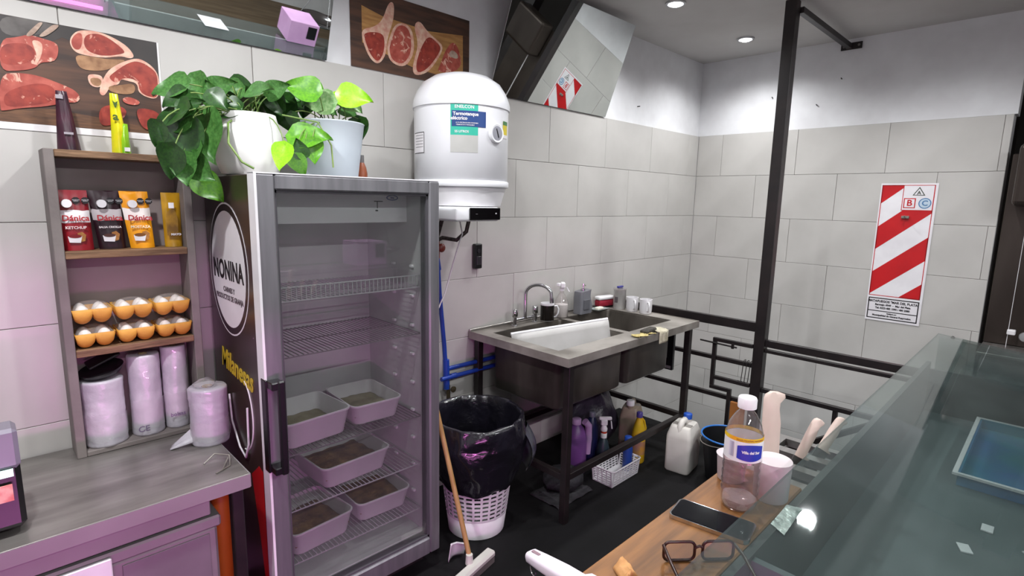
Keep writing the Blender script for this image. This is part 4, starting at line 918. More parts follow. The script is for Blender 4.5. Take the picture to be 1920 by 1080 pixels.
# white tray standing in the left basin
M_traym=mat('tray_plastic','#c4c1bf',.4,c2='#b6b3b0')
t=thing('white_tray','long white plastic tray standing on edge in the left basin','tray',(-2.2,-.45,KT-.28))
def trayp(u,v):
    x=-2.50+.80*u; return Vector((x,-.36-.10*(1-v)-.055*(1-u)-.0*u,KT-.26+.285*v+.035*u*v))
g=G(); A=Vector((-2.525,-.25,.902)); Bv=Vector((-1.958,-.505,.955))
def corner(p,z,o): return Vector((p.x,p.y+o,z))
nn=Vector((.3,.95,0))
def panel(u,v):
    p=A.lerp(Bv,u)
    return p+Vector((0,-.045*(1-v),-.22*(1-v)))
part('panel', G().grid(panel,10,6), M_traym, t, sm=80, solid=.005)
M_dummy=0
part('rolled_rim', G().tube([panel(u,1)+nn*.008+Vector((0,0,.004)) for u in [i/8 for i in range(9)]],.009,10), M_white, t, sm=80)
part('end_flange', G().grid(lambda u,v: panel(1,v*.96)+nn*(.05*u),3,6), M_white, t, sm=80, solid=.005)
# rag and sponge on the front edge
solo('yellow_cloth', G().grid(lambda u,v: Vector((-2.0+.16*u,-.70-.055*v+.012*math.sin(u*11),KT+.006+.012*abs(noise.noise(Vector((u*5,v*4,3)))))),16,8), mat('yellow_rag','#cdbd84',.9,c2='#a8965c',scale=30,bump=.5), 'crumpled yellow cloth on the front edge of the sink','cloth', sm=80, solid=.003)
solo('dark_sponge', G().box(-1.90,-1.77,-.735,-.685,KT+.002,KT+.026,bev=.006,rz=R(6)), mat('sponge_dark','#4a4640',.95,c2='#2f2c28',scale=60,bump=.6), 'dark grey sponge on the front edge of the sink','sponge')
def rag2(u,v):
    x=-1.80+.10*u; 
    if v<.5: return Vector((x+.01*math.sin(v*9),-.685-.085*v*2*.9,KT+.008+.02*abs(noise.noise(Vector((u*4,v*5,8))))))
    return Vector((x+.012*math.sin(u*9),-.765-.004*math.sin(u*12),KT+.006-.07*(v-.5)*2))
solo('pale_cloth', G().grid(rag2,12,12), mat('pale_rag','#cfc8b2',.9,c2='#aaa28a',scale=25,bump=.5), 'pale wet cloth hanging over the front edge of the sink','cloth', sm=80, solid=.003)
# black notice box behind the right leg
nb=part('notice_box', G().box(-1.289,-1.262,-.585,-.49,.515,.86,bev=.003), M_blackp, s)
part('printed_strip', G().box(-1.291,-1.2895,-.575,-.50,.525,.545), mat('print_grey2','#8a8688',.5), nb)

# ------------------------------------------------------------------ under the sink
t=thing('small_basket','small white perforated plastic basket on the floor under the sink','basket',(-1.98,-.66,0))
def slots(name,p0,p1,h,nx,nz,parent,m,lean=0,nrm=Vector((0,0,0))):
    g=G(); p0=Vector(p0); p1=Vector(p1)
    us=[0]; 
    for i in range(nx): us+= [us[-1]+1, us[-1]+1+3]
    us.append(us[-1]+1); L=us[-1]
    zs=[0]
    for i in range(nz): zs+=[zs[-1]+1.2, zs[-1]+1.2+1.4]
    zs.append(zs[-1]+1.2); H=zs[-1]
    V=[[g.bm.verts.new(p0.lerp(p1,u/L)+Vector((0,0,h*z/H))+nrm*lean*(z/H)) for z in zs] for u in us]
    for i in range(len(us)-1):
        for j in range(len(zs)-1):
            if i%2==1 and j%2==1: continue
            g.bm.faces.new((V[i][j],V[i+1][j],V[i+1][j+1],V[i][j+1]))
    return part(name,g,m,parent,solid=.003)
bx0,bx1,by0,by1=-2.115,-1.845,-.70,-.56
slots('side',(bx0,by0,.004),(bx1,by0-.0,.004),.098,8,6,t,M_white,.012,Vector((0,-1,0)))
slots('side',(bx0,by1,.004),(bx1,by1,.004),.098,8,6,t,M_white,.012,Vector((0,1,0)))
slots('end',(bx0,by0,.004),(bx0,by1,.004),.098,4,6,t,M_white,.012,Vector((-1,0,0)))
slots('end',(bx1,by0,.004),(bx1,by1,.004),.098,4,6,t,M_white,.012,Vector((1,0,0)))
part('floor', G().box(bx0,bx1,by0,by1,.001,.005), M_white, t)
part('rim', G().tube([Vector((px,py,.104)) for px,py in rrect(bx0-.013,bx1+.013,by0-.013,by1+.013,.02,3)],.005,6,closed=True), M_white, t, sm=80)
def jerrycan(label,x,y,z,wx,wy,hh,m,capm,rz,cat='jerrycan',name='jerrycan'):
    t=thing(name,label,cat,(x,y,z)); M=Matrix.Translation((x,y,z))@Matrix.Rotation(rz,4,'Z')
    g=G(); rs=[]
    for sx,sy,zz,ox in ((.94,.94,.001,0),(1,1,.012,0),(1,1,hh*.70,0),(.97,.97,hh*.76,0),(.80,.82,hh*.90,0),(.72,.78,hh*.93,0)):
        rs.append([g.bm.verts.new(M@Vector((px,py,zz))) for px,py in rrect(-wx/2*sx,wx/2*sx,-wy/2*sy,wy/2*sy,.022,3)])
    for a,c in zip(rs,rs[1:]):
        n=len(a)
        for i in range(n): g.bm.faces.new((a[i],a[(i+1)%n],c[(i+1)%n],c[i]))
    g.bm.faces.new(rs[0][::-1]); g.bm.faces.new(rs[-1])
    part('body',g,m,t,sm=50)
    part('grip',G().tube([M@Vector(q) for q in ((-wx*.36,0,hh*.78),(-wx*.33,0,hh*.93),(-wx*.22,0,hh*1.0),(.0,0,hh*1.0),(wx*.10,0,hh*.92))],wy*.13,8),m,t,sm=80)
    part('grip_recess',G().box(-wx*.26,-wx*.02,-wy*.40,wy*.40,hh*.90,hh*.94,bev=.006).xf(M),mat('recess_'+m.name,'#8a857f',.6),t)
    part('neck',G().lathe([(.022,hh*.91),(.022,hh*.99)],seg=16,M=M@Matrix.Translation((wx*.26,0,0))),m,t,sm=50)
    part('cap',G().lathe([(.026,hh*.98),(.027,hh*1.075),(.024,hh*1.085)],seg=18,M=M@Matrix.Translation((wx*.26,0,0))),capm,t,sm=50)
    return t
M_hdpe=mat('milky_hdpe','#d8d4cd',.45,c2='#cbc6be',sss=.15); M_cap=mat('cap_blue','#1f4fae',.4)
jerrycan('white jerrycan with blue cap on the floor right of the sink','' or -1.565,-.845,0,.21,.155,.315,M_hdpe,M_cap,R(8))
jerrycan('yellowish old jerrycan with pale cap under the sink corner',-1.585,-.47,0,.17,.13,.33,mat('old_hdpe','#9d8e7d',.5,c2='#857565'),M_white,R(200))
def bottle(label,x,y,prof,m,cap,name='cleaner_bottle',extra=None):
    t=thing(name,label,'bottle',(x,y,0),'cleaning bottles under the sink')
    part('body',G().lathe(prof,(x,y,.001),20),m,t,sm=50)
    zt=prof[-1][1]; part('cap',G().lathe([(prof[-1][0]+.004,zt),(prof[-1][0]+.004,zt+.03),(prof[-1][0],zt+.034)],(x,y,.002),16),cap,t,sm=50)
    if extra: extra(t,x,y)
    return t
def yl(t,x,y):
    part('label',G().lathe([(.0455,.06),(.0455,.15)],(x,y,0),20,cap0=False,cap1=False),mat('orange_label','#b9863a',.5,c2='#8f6a6a',scale=14),t,sm=60)
    part('grip',G().tube([(x+.03,y-.02,.17),(x+.045,y-.02,.22),(x+.03,y-.015,.27),(x+.012,y-.01,.29)],.009,8),mat('yellow_hdpe','#cfa81f',.4),t,sm=80)
bottle('yellow bleach bottle with violet cap under the sink',-1.71,-.61,[(.04,0),(.045,.01),(.045,.17),(.036,.23),(.02,.285),(.016,.30)],mat('yellow_hdpe','#cfa81f',.4,c2='#c29a18'),mat('violet_cap','#4a3f8a',.4),extra=yl)
def trig(t,x,y):
    part('trigger_head',G().box(x-.022,x+.018,y-.014,y+.014,.275,.31,bev=.004,rz=R(-45)).box(x-.03,x+.05,y-.010,y+.010,.305,.325,bev=.004,rz=R(-45)).tube([(x+.03,y-.03,.30),(x+.035,y-.035,.25)],.004,6),M_white,t)
    part('red_collar',G().lathe([(.019,.195),(.019,.235)],(x,y,0),14),mat('collar_red','#c33a24',.4),t,sm=50)
    part('white_neck',G().lathe([(.02,.236),(.022,.25),(.012,.276)],(x,y,0),14),M_white,t,sm=50)
bottle('trigger spray cleaner with red collar and white head under the sink',-1.93,-.495,[(.036,0),(.04,.01),(.04,.12),(.03,.165),(.016,.19)],mat('dark_green_hdpe','#24343c',.4),M_white,extra=trig)
bottle('short blue capped bottle standing in front under the sink',-1.865,-.635,[(.028,.006),(.03,.012),(.03,.15),(.022,.18),(.02,.19)],mat('blue_hdpe','#1c3c8c',.4),M_cap)
bottle('tall dark blue bottle behind the spray cleaner',-1.93,-.40,[(.04,0),(.042,.01),(.042,.24),(.03,.28),(.018,.30)],mat('navy_hdpe','#171c48',.4),mat('grey_cap','#6a6a78',.4))
def lil(t,x,y):
    part('handle',G().tube([(x+.03,y-.04,.33),(x+.055,y-.05,.30),(x+.06,y-.05,.22),(x+.05,y-.05,.12)],.022,10),mat('lilac_hdpe','#b08fb8',.4,c2='#9d7ca6'),t,sm=80)
bottle('big purple detergent bottle with lilac handle under the sink',-2.115,-.42,[(.06,0),(.068,.012),(.068,.22),(.05,.28),(.025,.31)],mat('purple_hdpe','#6a3f7d',.4,c2='#57336a'),mat('lilac_cap','#b08fb8',.4),extra=lil)
def lump(u,v,cx,cy,cz,sx,sy,sz,seed):
    a=2*PI*u; b=PI*v
    n_=1+.28*noise.noise(Vector((math.cos(a)*2+seed,math.sin(a)*2,v*3)))
    return Vector((cx+sx*math.sin(b)*math.cos(a)*n_, cy+sy*math.sin(b)*math.sin(a)*n_, max(cz-sz,cz-sz*math.cos(b)*n_)))
def lumpg(*a):
    g=G().grid(lambda u,v:lump(u,v,*a),24,14); bmesh.ops.remove_doubles(g.bm,verts=g.bm.verts,dist=.0006); return g
solo('dark_bag', lumpg(-1.74,-.25,.20,.19,.16,.20,3.), mat('violet_black_bag','#2a2430',.35,c2='#3d3443',scale=12,bump=.7,bscale=25), 'dark crumpled bag piled behind the cleaning bottles','bag', sm=80)
solo('dark_cloth', lumpg(-2.32,-.50,.06,.13,.11,.06,9.), mat('dark_rags','#17161a',.8,c2='#232127',scale=20,bump=.6), 'heap of dark rags beside the front leg of the sink','cloth', sm=80)
solo('floor_rag', G().grid(lambda u,v: Vector((-2.52+.30*u,-.42-.22*v,.003+.025*abs(noise.noise(Vector((u*3,v*3,1)))))),14,10), mat('grey_rag','#232225',.9,c2='#343236',scale=20,bump=.6), 'grey rag lying flat on the floor under the left basin','cloth', sm=80, solid=.004)

# ------------------------------------------------------------------ waste bin with bag
bx,by=-2.93,-.43
t=thing('waste_basket','white perforated bin lined with a black bag beside the fridge','bin',(bx,by,0))
RB=lambda z:.142+.07*z/.58
g=G(); seg=[];a=0; nslot=26
zs=[.10]
for k in range(16): zs+=[zs[-1]+.011,zs[-1]+.011+.012]
zs.append(zs[-1]+.011)
ang=[]
for i in range(nslot): ang+=[2*PI*i/nslot, 2*PI*(i+.28)/nslot]
V=[[g.bm.verts.new((bx+RB(z)*math.cos(q),by+RB(z)*math.sin(q),z)) for z in zs] for q in ang]
for i in range(len(ang)):
    n2=(i+1)%len(ang)
    for j in range(len(zs)-1):
        if i%2==1 and j%2==1: continue
        g.bm.faces.new((V[i][j],V[n2][j],V[n2][j+1],V[i][j+1]))
part('slotted_wall', g, M_white, t, solid=.003)
part('solid_base', G().lathe([(.0001,.001),(.13,.001),(.142,.004),(RB(.10),.102)],(bx,by,0),48,cap1=False), M_white, t, sm=50, solid=.002)
part('upper_ring', G().lathe([(RB(zs[-1]),zs[-1]),(RB(.58),.58)],(bx,by,0),48,cap0=False,cap1=False), M_white, t, solid=.003)
def wobble(a,z,k):
    return .06*noise.noise(Vector((math.cos(a)*2.2,math.sin(a)*2.2,z*7+k)))+.02*noise.noise(Vector((math.cos(a)*15,math.sin(a)*15,z*11)))+.045*noise.noise(Vector((math.cos(a)*7,math.sin(a)*7,z*9)))
pr=[]
for k in range(13):
    q=k/12; z=.275+.335*q; pr.append((RB(z)+.014+.032*math.sin(PI*q)**.8,z))
pr+=[(RB(.6)+.012,.618),(RB(.6)-.004,.620)]
for k in range(8):
    q=k/7; pr.append((RB(.6)-.012-.05*q,.60-.42*q))
g=G().lathe(pr,(bx,by,0),72,cap0=False,wob=wobble)
for v in g.bm.verts:
    dx=v.co.x-bx; dy=v.co.y-by; fr=(-dy*.75-dx*.6)
    if v.co.z<.33: v.co.z+= -.05*fr*2 +.03*noise.noise(Vector((v.co.x*9,v.co.y*9,0)))
    if v.co.z>.5: v.co.z-= .10*max(0,fr)
part('bin_bag', g, M_bag, t, sm=80, sub=1, label='glossy black bin bag')
def flap(u,v):
    a=R(-30)+R(55)*(u-.5); rr=.235+.05*math.sin(PI*v)+.02*math.sin(PI*u)
    return Vector((bx+rr*math.cos(a),by+rr*math.sin(a),.30+.24*v))
part('bag_flap', G().grid(flap,8,10), mat('grey_film_bag','#4a4a55',.2,c2='#2a2a33',scale=8,bump=.6,bscale=14), t, sm=80)
# broom leaning against the fridge
t=thing('broom','wooden broom handle with pale plastic head leaning on the fridge','broom',(-3.17,-.72,0))
part('handle', G().tube([(-3.20,-.26,1.20),(-3.20,-.70,.07)],.0115,10), mat('broom_wood','#b08a5c',.55,c2='#94703f',scale=8,stretch=(3,3,.6)), t, sm=80)
part('head', G().box(-3.32,-3.06,-.745,-.695,.028,.062,bev=.01,rz=R(12)).lathe([(.018,.055),(.015,.10)],(-3.205,-.70,0),14), mat('broom_head','#c9c7bf',.5), t)
part('bristles', G().box(-3.315,-3.065,-.74,-.70,.0,.029,rz=R(12)), mat('bristles','#6f6b66',.9,scale=60), t)
# dustpan rim peeping out beside the bin
t=thing('dustpan','white dustpan standing behind the broom at the fridge corner','dustpan',(-3.19,-.50,0))
part('pan', G().grid(lambda u,v: Vector((-3.225+.09*u,-.575+.02*math.sin(u*PI)-.02*v,.004+.10*v*(1-.4*u))),8,6), M_white, t, sm=80, solid=.004)
part('lip', G().tube([(-3.225,-.597,.105),(-3.18,-.58,.085),(-3.135,-.597,.066)],.005,6), M_white, t, sm=80)
# bucket
t=thing('black_bucket','black bucket with blue rim on the floor by the stair railing','bucket',(-1.50,-1.14,0))
part('pail', G().lathe([(.0001,.002),(.105,.002),(.112,.006),(.150,.275),(.146,.275),(.108,.012),(.0001,.012)],(-1.505,-1.10,0),40), mat('bucket_black','#17171a',.4), t, sm=50)
part('blue_rim', G().tube([(-1.505+.152*math.cos(2*PI*i/40),-1.10+.152*math.sin(2*PI*i/40),.278) for i in range(40)],.0055,8,closed=True), mat('rim_blue','#2f74c4',.4), t, sm=80)
part('bail_handle', G().tube([(-1.505+.157*math.cos(R(a)),-1.10+.157*math.sin(R(a)),.262-.03*math.sin(R(a-20))) for a in range(20,201,15)],.003,6), M_steeld, t, sm=80)
# ------------------------------------------------------------------ black railing, post and gate
RX=-1.06
p=thing('steel_post','tall square black steel post from floor to ceiling','post',(RX,-1.075,0))
part('tube', G().box(RX-.033,RX+.033,-1.108,-1.042,0,CEIL-.001,bev=.003), M_black, p)
part('foot_plate', G().box(RX-.06,RX+.06,-1.135,-1.015,0.0005,.008), M_black, p)
part('wall_brace', G().box(RX+.033,-.008,-1.128,-1.092,2.78,2.815,bev=.002), M_black, p)
w_=part('wall_plate', G().box(-.008,-.001,-1.19,-1.055,2.775,2.822,bev=.001), M_black, p)
for y in (-1.17,-1.075): part('bolt', G().cyl((-.008,y,2.799),(-.013,y,2.799),.009,seg=6), M_steel, w_)
r=thing('stair_railing','black steel railing around the stairwell beside the sink','railing',(RX,-.6,0))
def bar(y0,y1,z,hh,name='rail',x=RX,th=.03): part(name, G().box(x-th/2,x+th/2,min(y0,y1),max(y0,y1),z-hh/2,z+hh/2,bev=.002), M_black, r)
bar(-.012,-1.042,.872,.062,'top_rail'); bar(-.012,-1.042,.612,.028); bar(-.012,-1.042,.350,.028)
bar(-1.108,-3.0,.778,.046,'top_rail'); bar(-1.108,-3.0,.728,.022); bar(-1.108,-2.95,.463,.028)
part('end_post', G().box(RX-.02,RX+.02,-3.04,-3.0,0,.80,bev=.002), M_black, r)
part('base_rail', G().box(RX-.015,RX+.015,-2.95,-1.108,.002,.03), M_black, r)
def slope(y0,z0,y1,z1,t_=.036): part('brace', G().tube([(RX,y0,z0),(RX,y1,z1)],t_*.6,4), M_black, r)
slope(-1.16,.02,-1.80,.47); slope(-1.36,.15,-1.44,.02,.03)
part('strut', G().box(RX-.012,RX+.012,-1.555,-1.53,.30,.449), M_black, r)
gt=thing('railing_gate','small black stepped gate frame hinged to the steel post','gate',(RX-.035,-.9,.1))
GX=RX-.034
def gbar(y0,y1,z0,z1,name='frame_bar'): part(name, G().box(GX-.012,GX+.012,min(y0,y1),max(y0,y1),z0,z1,bev=.0015), M_black, gt)
gbar(-.775,-1.042,.735,.760); gbar(-.775,-.800,.425,.7345); gbar(-.8005,-1.042,.470,.495); gbar(-.7755,-.9,.40,.4245); gbar(-.9005,-.925,.0,.4245,'stile')
part('latch_bolt', G().cyl((GX-.02,-.69,.728),(GX-.02,-.945,.722),.006,seg=8).box(GX-.026,GX-.012,-.925,-.91,.71,.742), M_black, gt)
for i in range(3):
    y=-.985-.022*i
    h_=thing('meat_hook','thin steel hook, %s of three hung on the railing by the post'%('first','middle','last')[i],'hook',(RX-.02,y,.5),'hooks on the railing')
    part('wire', G().tube([(RX+.018,y,.618),(RX+.012,y,.637),(RX-.010,y,.638),(RX-.021,y,.62),(RX-.020,y+.004,.56),(RX-.024,y+.006,.50),(RX-.03,y+.012,.488),(RX-.036,y+.02,.50)],.0025,6), M_black, h_, sm=80)

# ------------------------------------------------------------------ display case with glass top
DX0=-5.7; DX1=-1.93; SHZ=1.035; WZ=1.05
M_caseb=mat('case_dark','#39403f',.55,c2='#2c3332',scale=5)
M_casein=mat('case_inner_dark','#596365',.5,c2='#4a5456',scale=4)
c=thing('display_case','long meat display case with sloping glass top in the foreground','display case',(-3.8,-2.5,0))
gl=G().box(DX0,-3.345,-2.045,-1.872,SHZ-.02,SHZ,bev=.002).box(-3.345,-3.10,-1.915,-1.872,SHZ-.02,SHZ).box(-3.345,-3.10,-2.045,-2.04,SHZ-.02,SHZ)
for a_,b_ in ((-3.292,-3.262),(-3.208,-3.178),(-3.122,-3.10)): gl.box(a_,b_,-2.04,-1.915,SHZ-.02,SHZ)
part('rear_ledge', gl, M_steel, c)
part('rear_wall', G().box(-3.75,DX1,-2.06,-2.045,.1,SHZ+.012), M_caseb, c)
part('light_cutoff_header', G().box(DX0,-3.75,-2.06,-2.045,.70,SHZ+.012), M_caseb, c)  # unseen panel, lower edge shaped to cut off the pink light
part('rear_kick', G().box(DX0,-3.75,-2.06,-2.045,.1,.35), M_steel, c)
part('front_wall', G().box(DX0,DX1,-2.98,-2.96,.1,.98), M_white, c)
part('end_wall', G().box(DX1-.015,DX1,-2.96,-2.06,.1,1.02), M_caseb, c)
part('end_wall', G().box(DX0,DX0+.015,-2.96,-2.06,.1,1.02), M_caseb, c)
part('light_divider', G().box(-3.715,-3.70,-2.959,-2.061,.1,1.04), M_casein, c)  # unseen divider added to keep pink light out of the right half
part('deck', G().box(-3.699,DX1-.016,-2.959,-2.061,.83,.845), M_casein, c)
part('deck', G().box(DX0+.016,-3.716,-2.959,-2.061,.70,.715), M_white, c)
part('plinth', G().box(DX0+.03,DX1-.03,-2.93,-2.1,0,.1), M_black, c)
gz=lambda y: 1.158+.105*(y+2.068)
O=Vector((0,-2.068,1.158)); Vd=Vector((0,-.912,-.912*.105)).normalized(); Nd=Vector((1,0,0)).cross(Vd); Nd=-Nd if Nd.z<0 else Nd
part('glass_top', G().prism([(DX0,0),(DX1,0),(DX1,.917),(DX0,.917)],O,(1,0,0),Vd,Nd,.008), M_glass_case, c)
part('glass_end', G().prism([(-2.075,1.022),(-2.955,1.022),(-2.955,gz(-2.955)-.002),(-2.075,gz(-2.075)-.002)],(DX1-.012,0,0),(0,1,0),(0,0,1),(1,0,0),.008), M_glass_case, c)
for x in (DX1-.02,-3.75,DX0+.02): part('glass_support', G().box(x-.004,x+.004,-2.90,-2.885,.845 if x>-3.7 else 1.0,gz(-2.89)-.002), M_chrome, c)
# pink tubes inside the open-backed left half
M_pink=mat('pink_tube','#ff5fd0',.4,c2='#ff66d4',emit=9)
for y,z in ((-2.12,.96),(-2.90,.94),(-2.62,.47)):
    part('pink_tube', G().cyl((DX0+.05,y,z),(-3.76,y,z),.013,seg=10), M_pink, c, sm=60)
def arealight(name,parent,loc,rot,sx,sy,w,colr):
    l=bpy.data.lights.new(name,'AREA'); l.shape='RECTANGLE'; l.size=sx; l.size_y=sy; l.energy=w; l.color=colr
    o=bpy.data.objects.new(name,l); col.objects.link(o); o.parent=parent; o.location=Vector(loc)-BASE[parent.name]; o.rotation_euler=rot; return o
arealight('pink_tube_light',c,(-4.72,-2.60,.50),(R(88),0,0),1.85,.05,PINK_W,(1,.30,.86))
arealight('pink_tube_light',c,(-4.73,-2.2,.93),(R(-25),0,0),1.85,.03,PINK_W*.22,(1,.30,.86))
# trays of meat in the pink half
M_meat=mat('raw_meat','#a83a34',.4,c2='#d88a80',scale=20,bump=.6,bscale=30)
for i,x in enumerate((-5.3,-4.85,-4.40,-3.95)):
    t=thing('meat_tray','steel tray of raw meat in the pink lit display, %s from the left'%('first','second','third','fourth')[i],'tray',(x,-2.5,.716),'meat trays in the display')
    g=G(); g.box(x-.19,x+.19,-2.82,-2.18,.716,.72); 
    g.box(x-.19,x+.19,-2.825,-2.82,.716,.76).box(x-.19,x+.19,-2.18,-2.175,.716,.76).box(x-.195,x-.19,-2.825,-2.175,.716,.76).box(x+.19,x+.195,-2.825,-2.175,.716,.76)
    part('tray', g, M_white, t)
    part('meat', G().grid(lambda u,v: Vector((x-.185+.37*u,-2.815+.63*v,.722+.05*abs(noise.noise(Vector((u*4+x,v*6,0)))))),12,18), M_meat, t, sm=80)
solo('price_sheet', G().prism([(-.09,-.12),(.09,-.12),(.09,.12),(-.09,.12)],(-3.05,-2.72,gz(-2.72)+.0125),(1,0,0),Vd,Nd,.0008), M_print_w, 'white printed price sheet lying on the display glass','paper')

# ------------------------------------------------------------------ things on the ledge
wb=thing('wooden_board','worn wooden board along the ledge in the foreground','board',(-3.95,-1.96,SHZ))
part('plank', G().box(-4.75,-3.40,-2.043,-1.883,SHZ+.001,WZ,bev=.003), M_wood2, wb)
# water bottle
X_,Y_=-3.572,-1.975
t=thing('water_bottle','clear plastic water bottle with blue label and white cap','bottle',(X_,Y_,WZ))
prof=[(.020,.004),(.030,.0015),(.0345,.010),(.0355,.024)]
for k in range(5):
    z=.03+k*.0165; prof+=[(.0358,z),(.0366,z+.006),(.0366,z+.009),(.0352,z+.0145)]
prof+=[(.0358,.116),(.0358,.150),(.0352,.158),(.030,.178),(.020,.196),(.0135,.204),(.0132,.212)]
part('bottle', G().lathe(prof,(X_,Y_,WZ),40), M_clear, t, sm=60)
part('base_petals', G().lathe([(.018,.006),(.028,.004),(.033,.014),(.033,.02),(.012,.016)],(X_,Y_,WZ),20,wob=lambda a,z,k:.06*math.cos(5*a)), glassmat('petal_plastic','#f4f4f4',haze=.3,hazec='#eef2f4',rough=.08,refl=2.4), t, sm=60)
part('cap', G().lathe([(.0175,.2095),(.0180,.212),(.0180,.228),(.0165,.231),(.0001,.2315)],(X_,Y_,WZ),28,wob=lambda a,z,k:.012*(1 if int(a*28/PI)%2 else -1)), M_white, t, sm=40)
def bw(x,y,z): 
    a=R(222)+x/.0362; rr=.0368+z; return Vector((X_+rr*math.cos(a),Y_+rr*math.sin(a),WZ+y))
lb=part('label', G().lathe([(.0362,.108),(.0362,.150)],(X_,Y_,WZ),40,cap0=False,cap1=False), M_print_w, t, sm=60)
part('label_band', G().lathe([(.0364,.1505),(.0358,.158)],(X_,Y_,WZ),40,cap0=False,cap1=False), mat('label_band_yellow','#d8c21f',.4,c2='#d98f1c',scale=30), lb, sm=60)
part('label_patch', G().grid(lambda u,v: bw(.002+(u-.5)*.052,.129+(v-.5)*.034*(.75+.25*math.sin(PI*u)),.0002),10,4), mat('label_blue','#2c3aa8',.4,c2='#2532a0'), lb, sm=80)
part('label_lettering', text('Villa del Sur',.0072,(0,0,0),(1,0,0),(0,0,1),ext=.0002,bold=.0003,wrap=lambda x,y,z:bw(x+.002,.130+y,z+.0006)), M_print_w, lb)
part('label_lettering', text('AGUA MINERAL NATURAL',.0045,(0,0,0),(1,0,0),(0,0,1),ext=.0002,wrap=lambda x,y,z:bw(x,.1545+y,z+.0006)), mat('label_red_text','#a35a1c',.5), lb)
part('label_barcode', G().grid(lambda u,v: bw(-.036+(u-.5)*.01,.132+(v-.5)*.03,.0002),4,2), mat('barcode_grey','#8f8ba0',.5,c2='#d0ccd8',scale=90,stretch=(1,1,.05)), lb)
part('water', G().lathe([(.029,.006),(.0335,.015),(.0345,.03),(.0345,.10),(.0001,.1005)],(X_,Y_,WZ),32), glassmat('water_tint','#efe2e3',haze=.02,refl=1.2,ior=1.33), t, sm=60)
# phone
PMx=Matrix.Translation((-3.672,-1.967,WZ+.0045))@Matrix.Rotation(R(-81),4,'Z')
t=thing('smartphone','black smartphone with silver edge lying on the wooden board','phone',(-3.672,-1.967,WZ))
def slab(L,Wd,r,z0,z1): 
    return G().prism(rrect(-L/2,L/2,-Wd/2,Wd/2,r,5),PMx@Vector((0,0,z0)),PMx.to_3x3()@Vector((1,0,0)),PMx.to_3x3()@Vector((0,1,0)),Vector((0,0,1)),z1-z0)
part('metal_frame', slab(.148,.073,.011,-.004,.0036), M_chrome, t)
part('screen', slab(.1415,.0665,.008,.0037,.0044), mat('phone_glass','#0b0c10',.05,c2='#101218'), t)
# spectacles
t=thing('spectacles','dark tortoiseshell spectacles lying on the wooden board','glasses',(-3.80,-2.0,WZ))
M_tort=mat('tortoiseshell','#3a1a12',.3,c2='#22100c',scale=60)
SM=Matrix.Translation((-3.800,-2.003,WZ+.003))@Matrix.Rotation(R(-41),4,'Z')@Matrix.Rotation(R(0),4,'X')
def rim(cx): return [SM@Vector((cx+px,0.0+.004*0,py)) for px,py in rrect(-.027,.027,.0,.034,.010,4)]
for cx in (-.034,.034):
    part('rim', G().tube(rim(cx),.0026,7,closed=True), M_tort, t, sm=80)
    part('lens', G().prism([(cx+px,py) for px,py in rrect(-.0255,.0255,.0015,.0325,.009,4)],SM@Vector((0,-.0005,0)),SM.to_3x3()@Vector((1,0,0)),Vector((0,0,1)),SM.to_3x3()@Vector((0,1,0)),.001), M_clear, t)
part('bridge', G().tube([SM@Vector(q) for q in ((-.008,0,.022),(0,-.002,.027),(.008,0,.022))],.0025,7), M_tort, t, sm=80)
for s_ in (-1,1):
    part('temple', G().tube([SM@Vector(q) for q in ((s_*.062,0,.028),(s_*.064,-.03,.027),(s_*.062,-.09,.018),(s_*.058,-.125,.002))],.003,7), M_tort, t, sm=80)
# cup, tub, knives
solo('paper_cup', G().lathe([(.030,.0),(.031,.003),(.038,.088),(.040,.09),(.037,.09),(.030,.008),(.0001,.008)],(-3.565,-2.000,WZ+.0005),32) if 0 else G().lathe([(.032,.0),(.034,.003),(.036,.082),(.036,.085),(.033,.0845),(.0001,.084)],(-3.493,-2.009,SHZ+.0155),32), mat('pale_pink_plastic','#dcd0d2',.45,c2='#cfc2c6'), 'pale white cylinder pot standing under the glass edge','pot', sm=50)
solo('white_tub', G().lathe([(.026,.0),(.028,.002),(.032,.055),(.034,.058),(.020,.066),(.0001,.068)],(-3.478,-1.918,WZ+.0005),28), mat('milky_tub','#d8cdd0',.4,c2='#c8bdc2',sss=.1), 'small milky plastic tub behind the water bottle','tub', sm=50)
M_knife=mat('knife_handle','#e0cbc0',.5,c2='#d3bbb0',scale=6,stretch=(2,2,1))
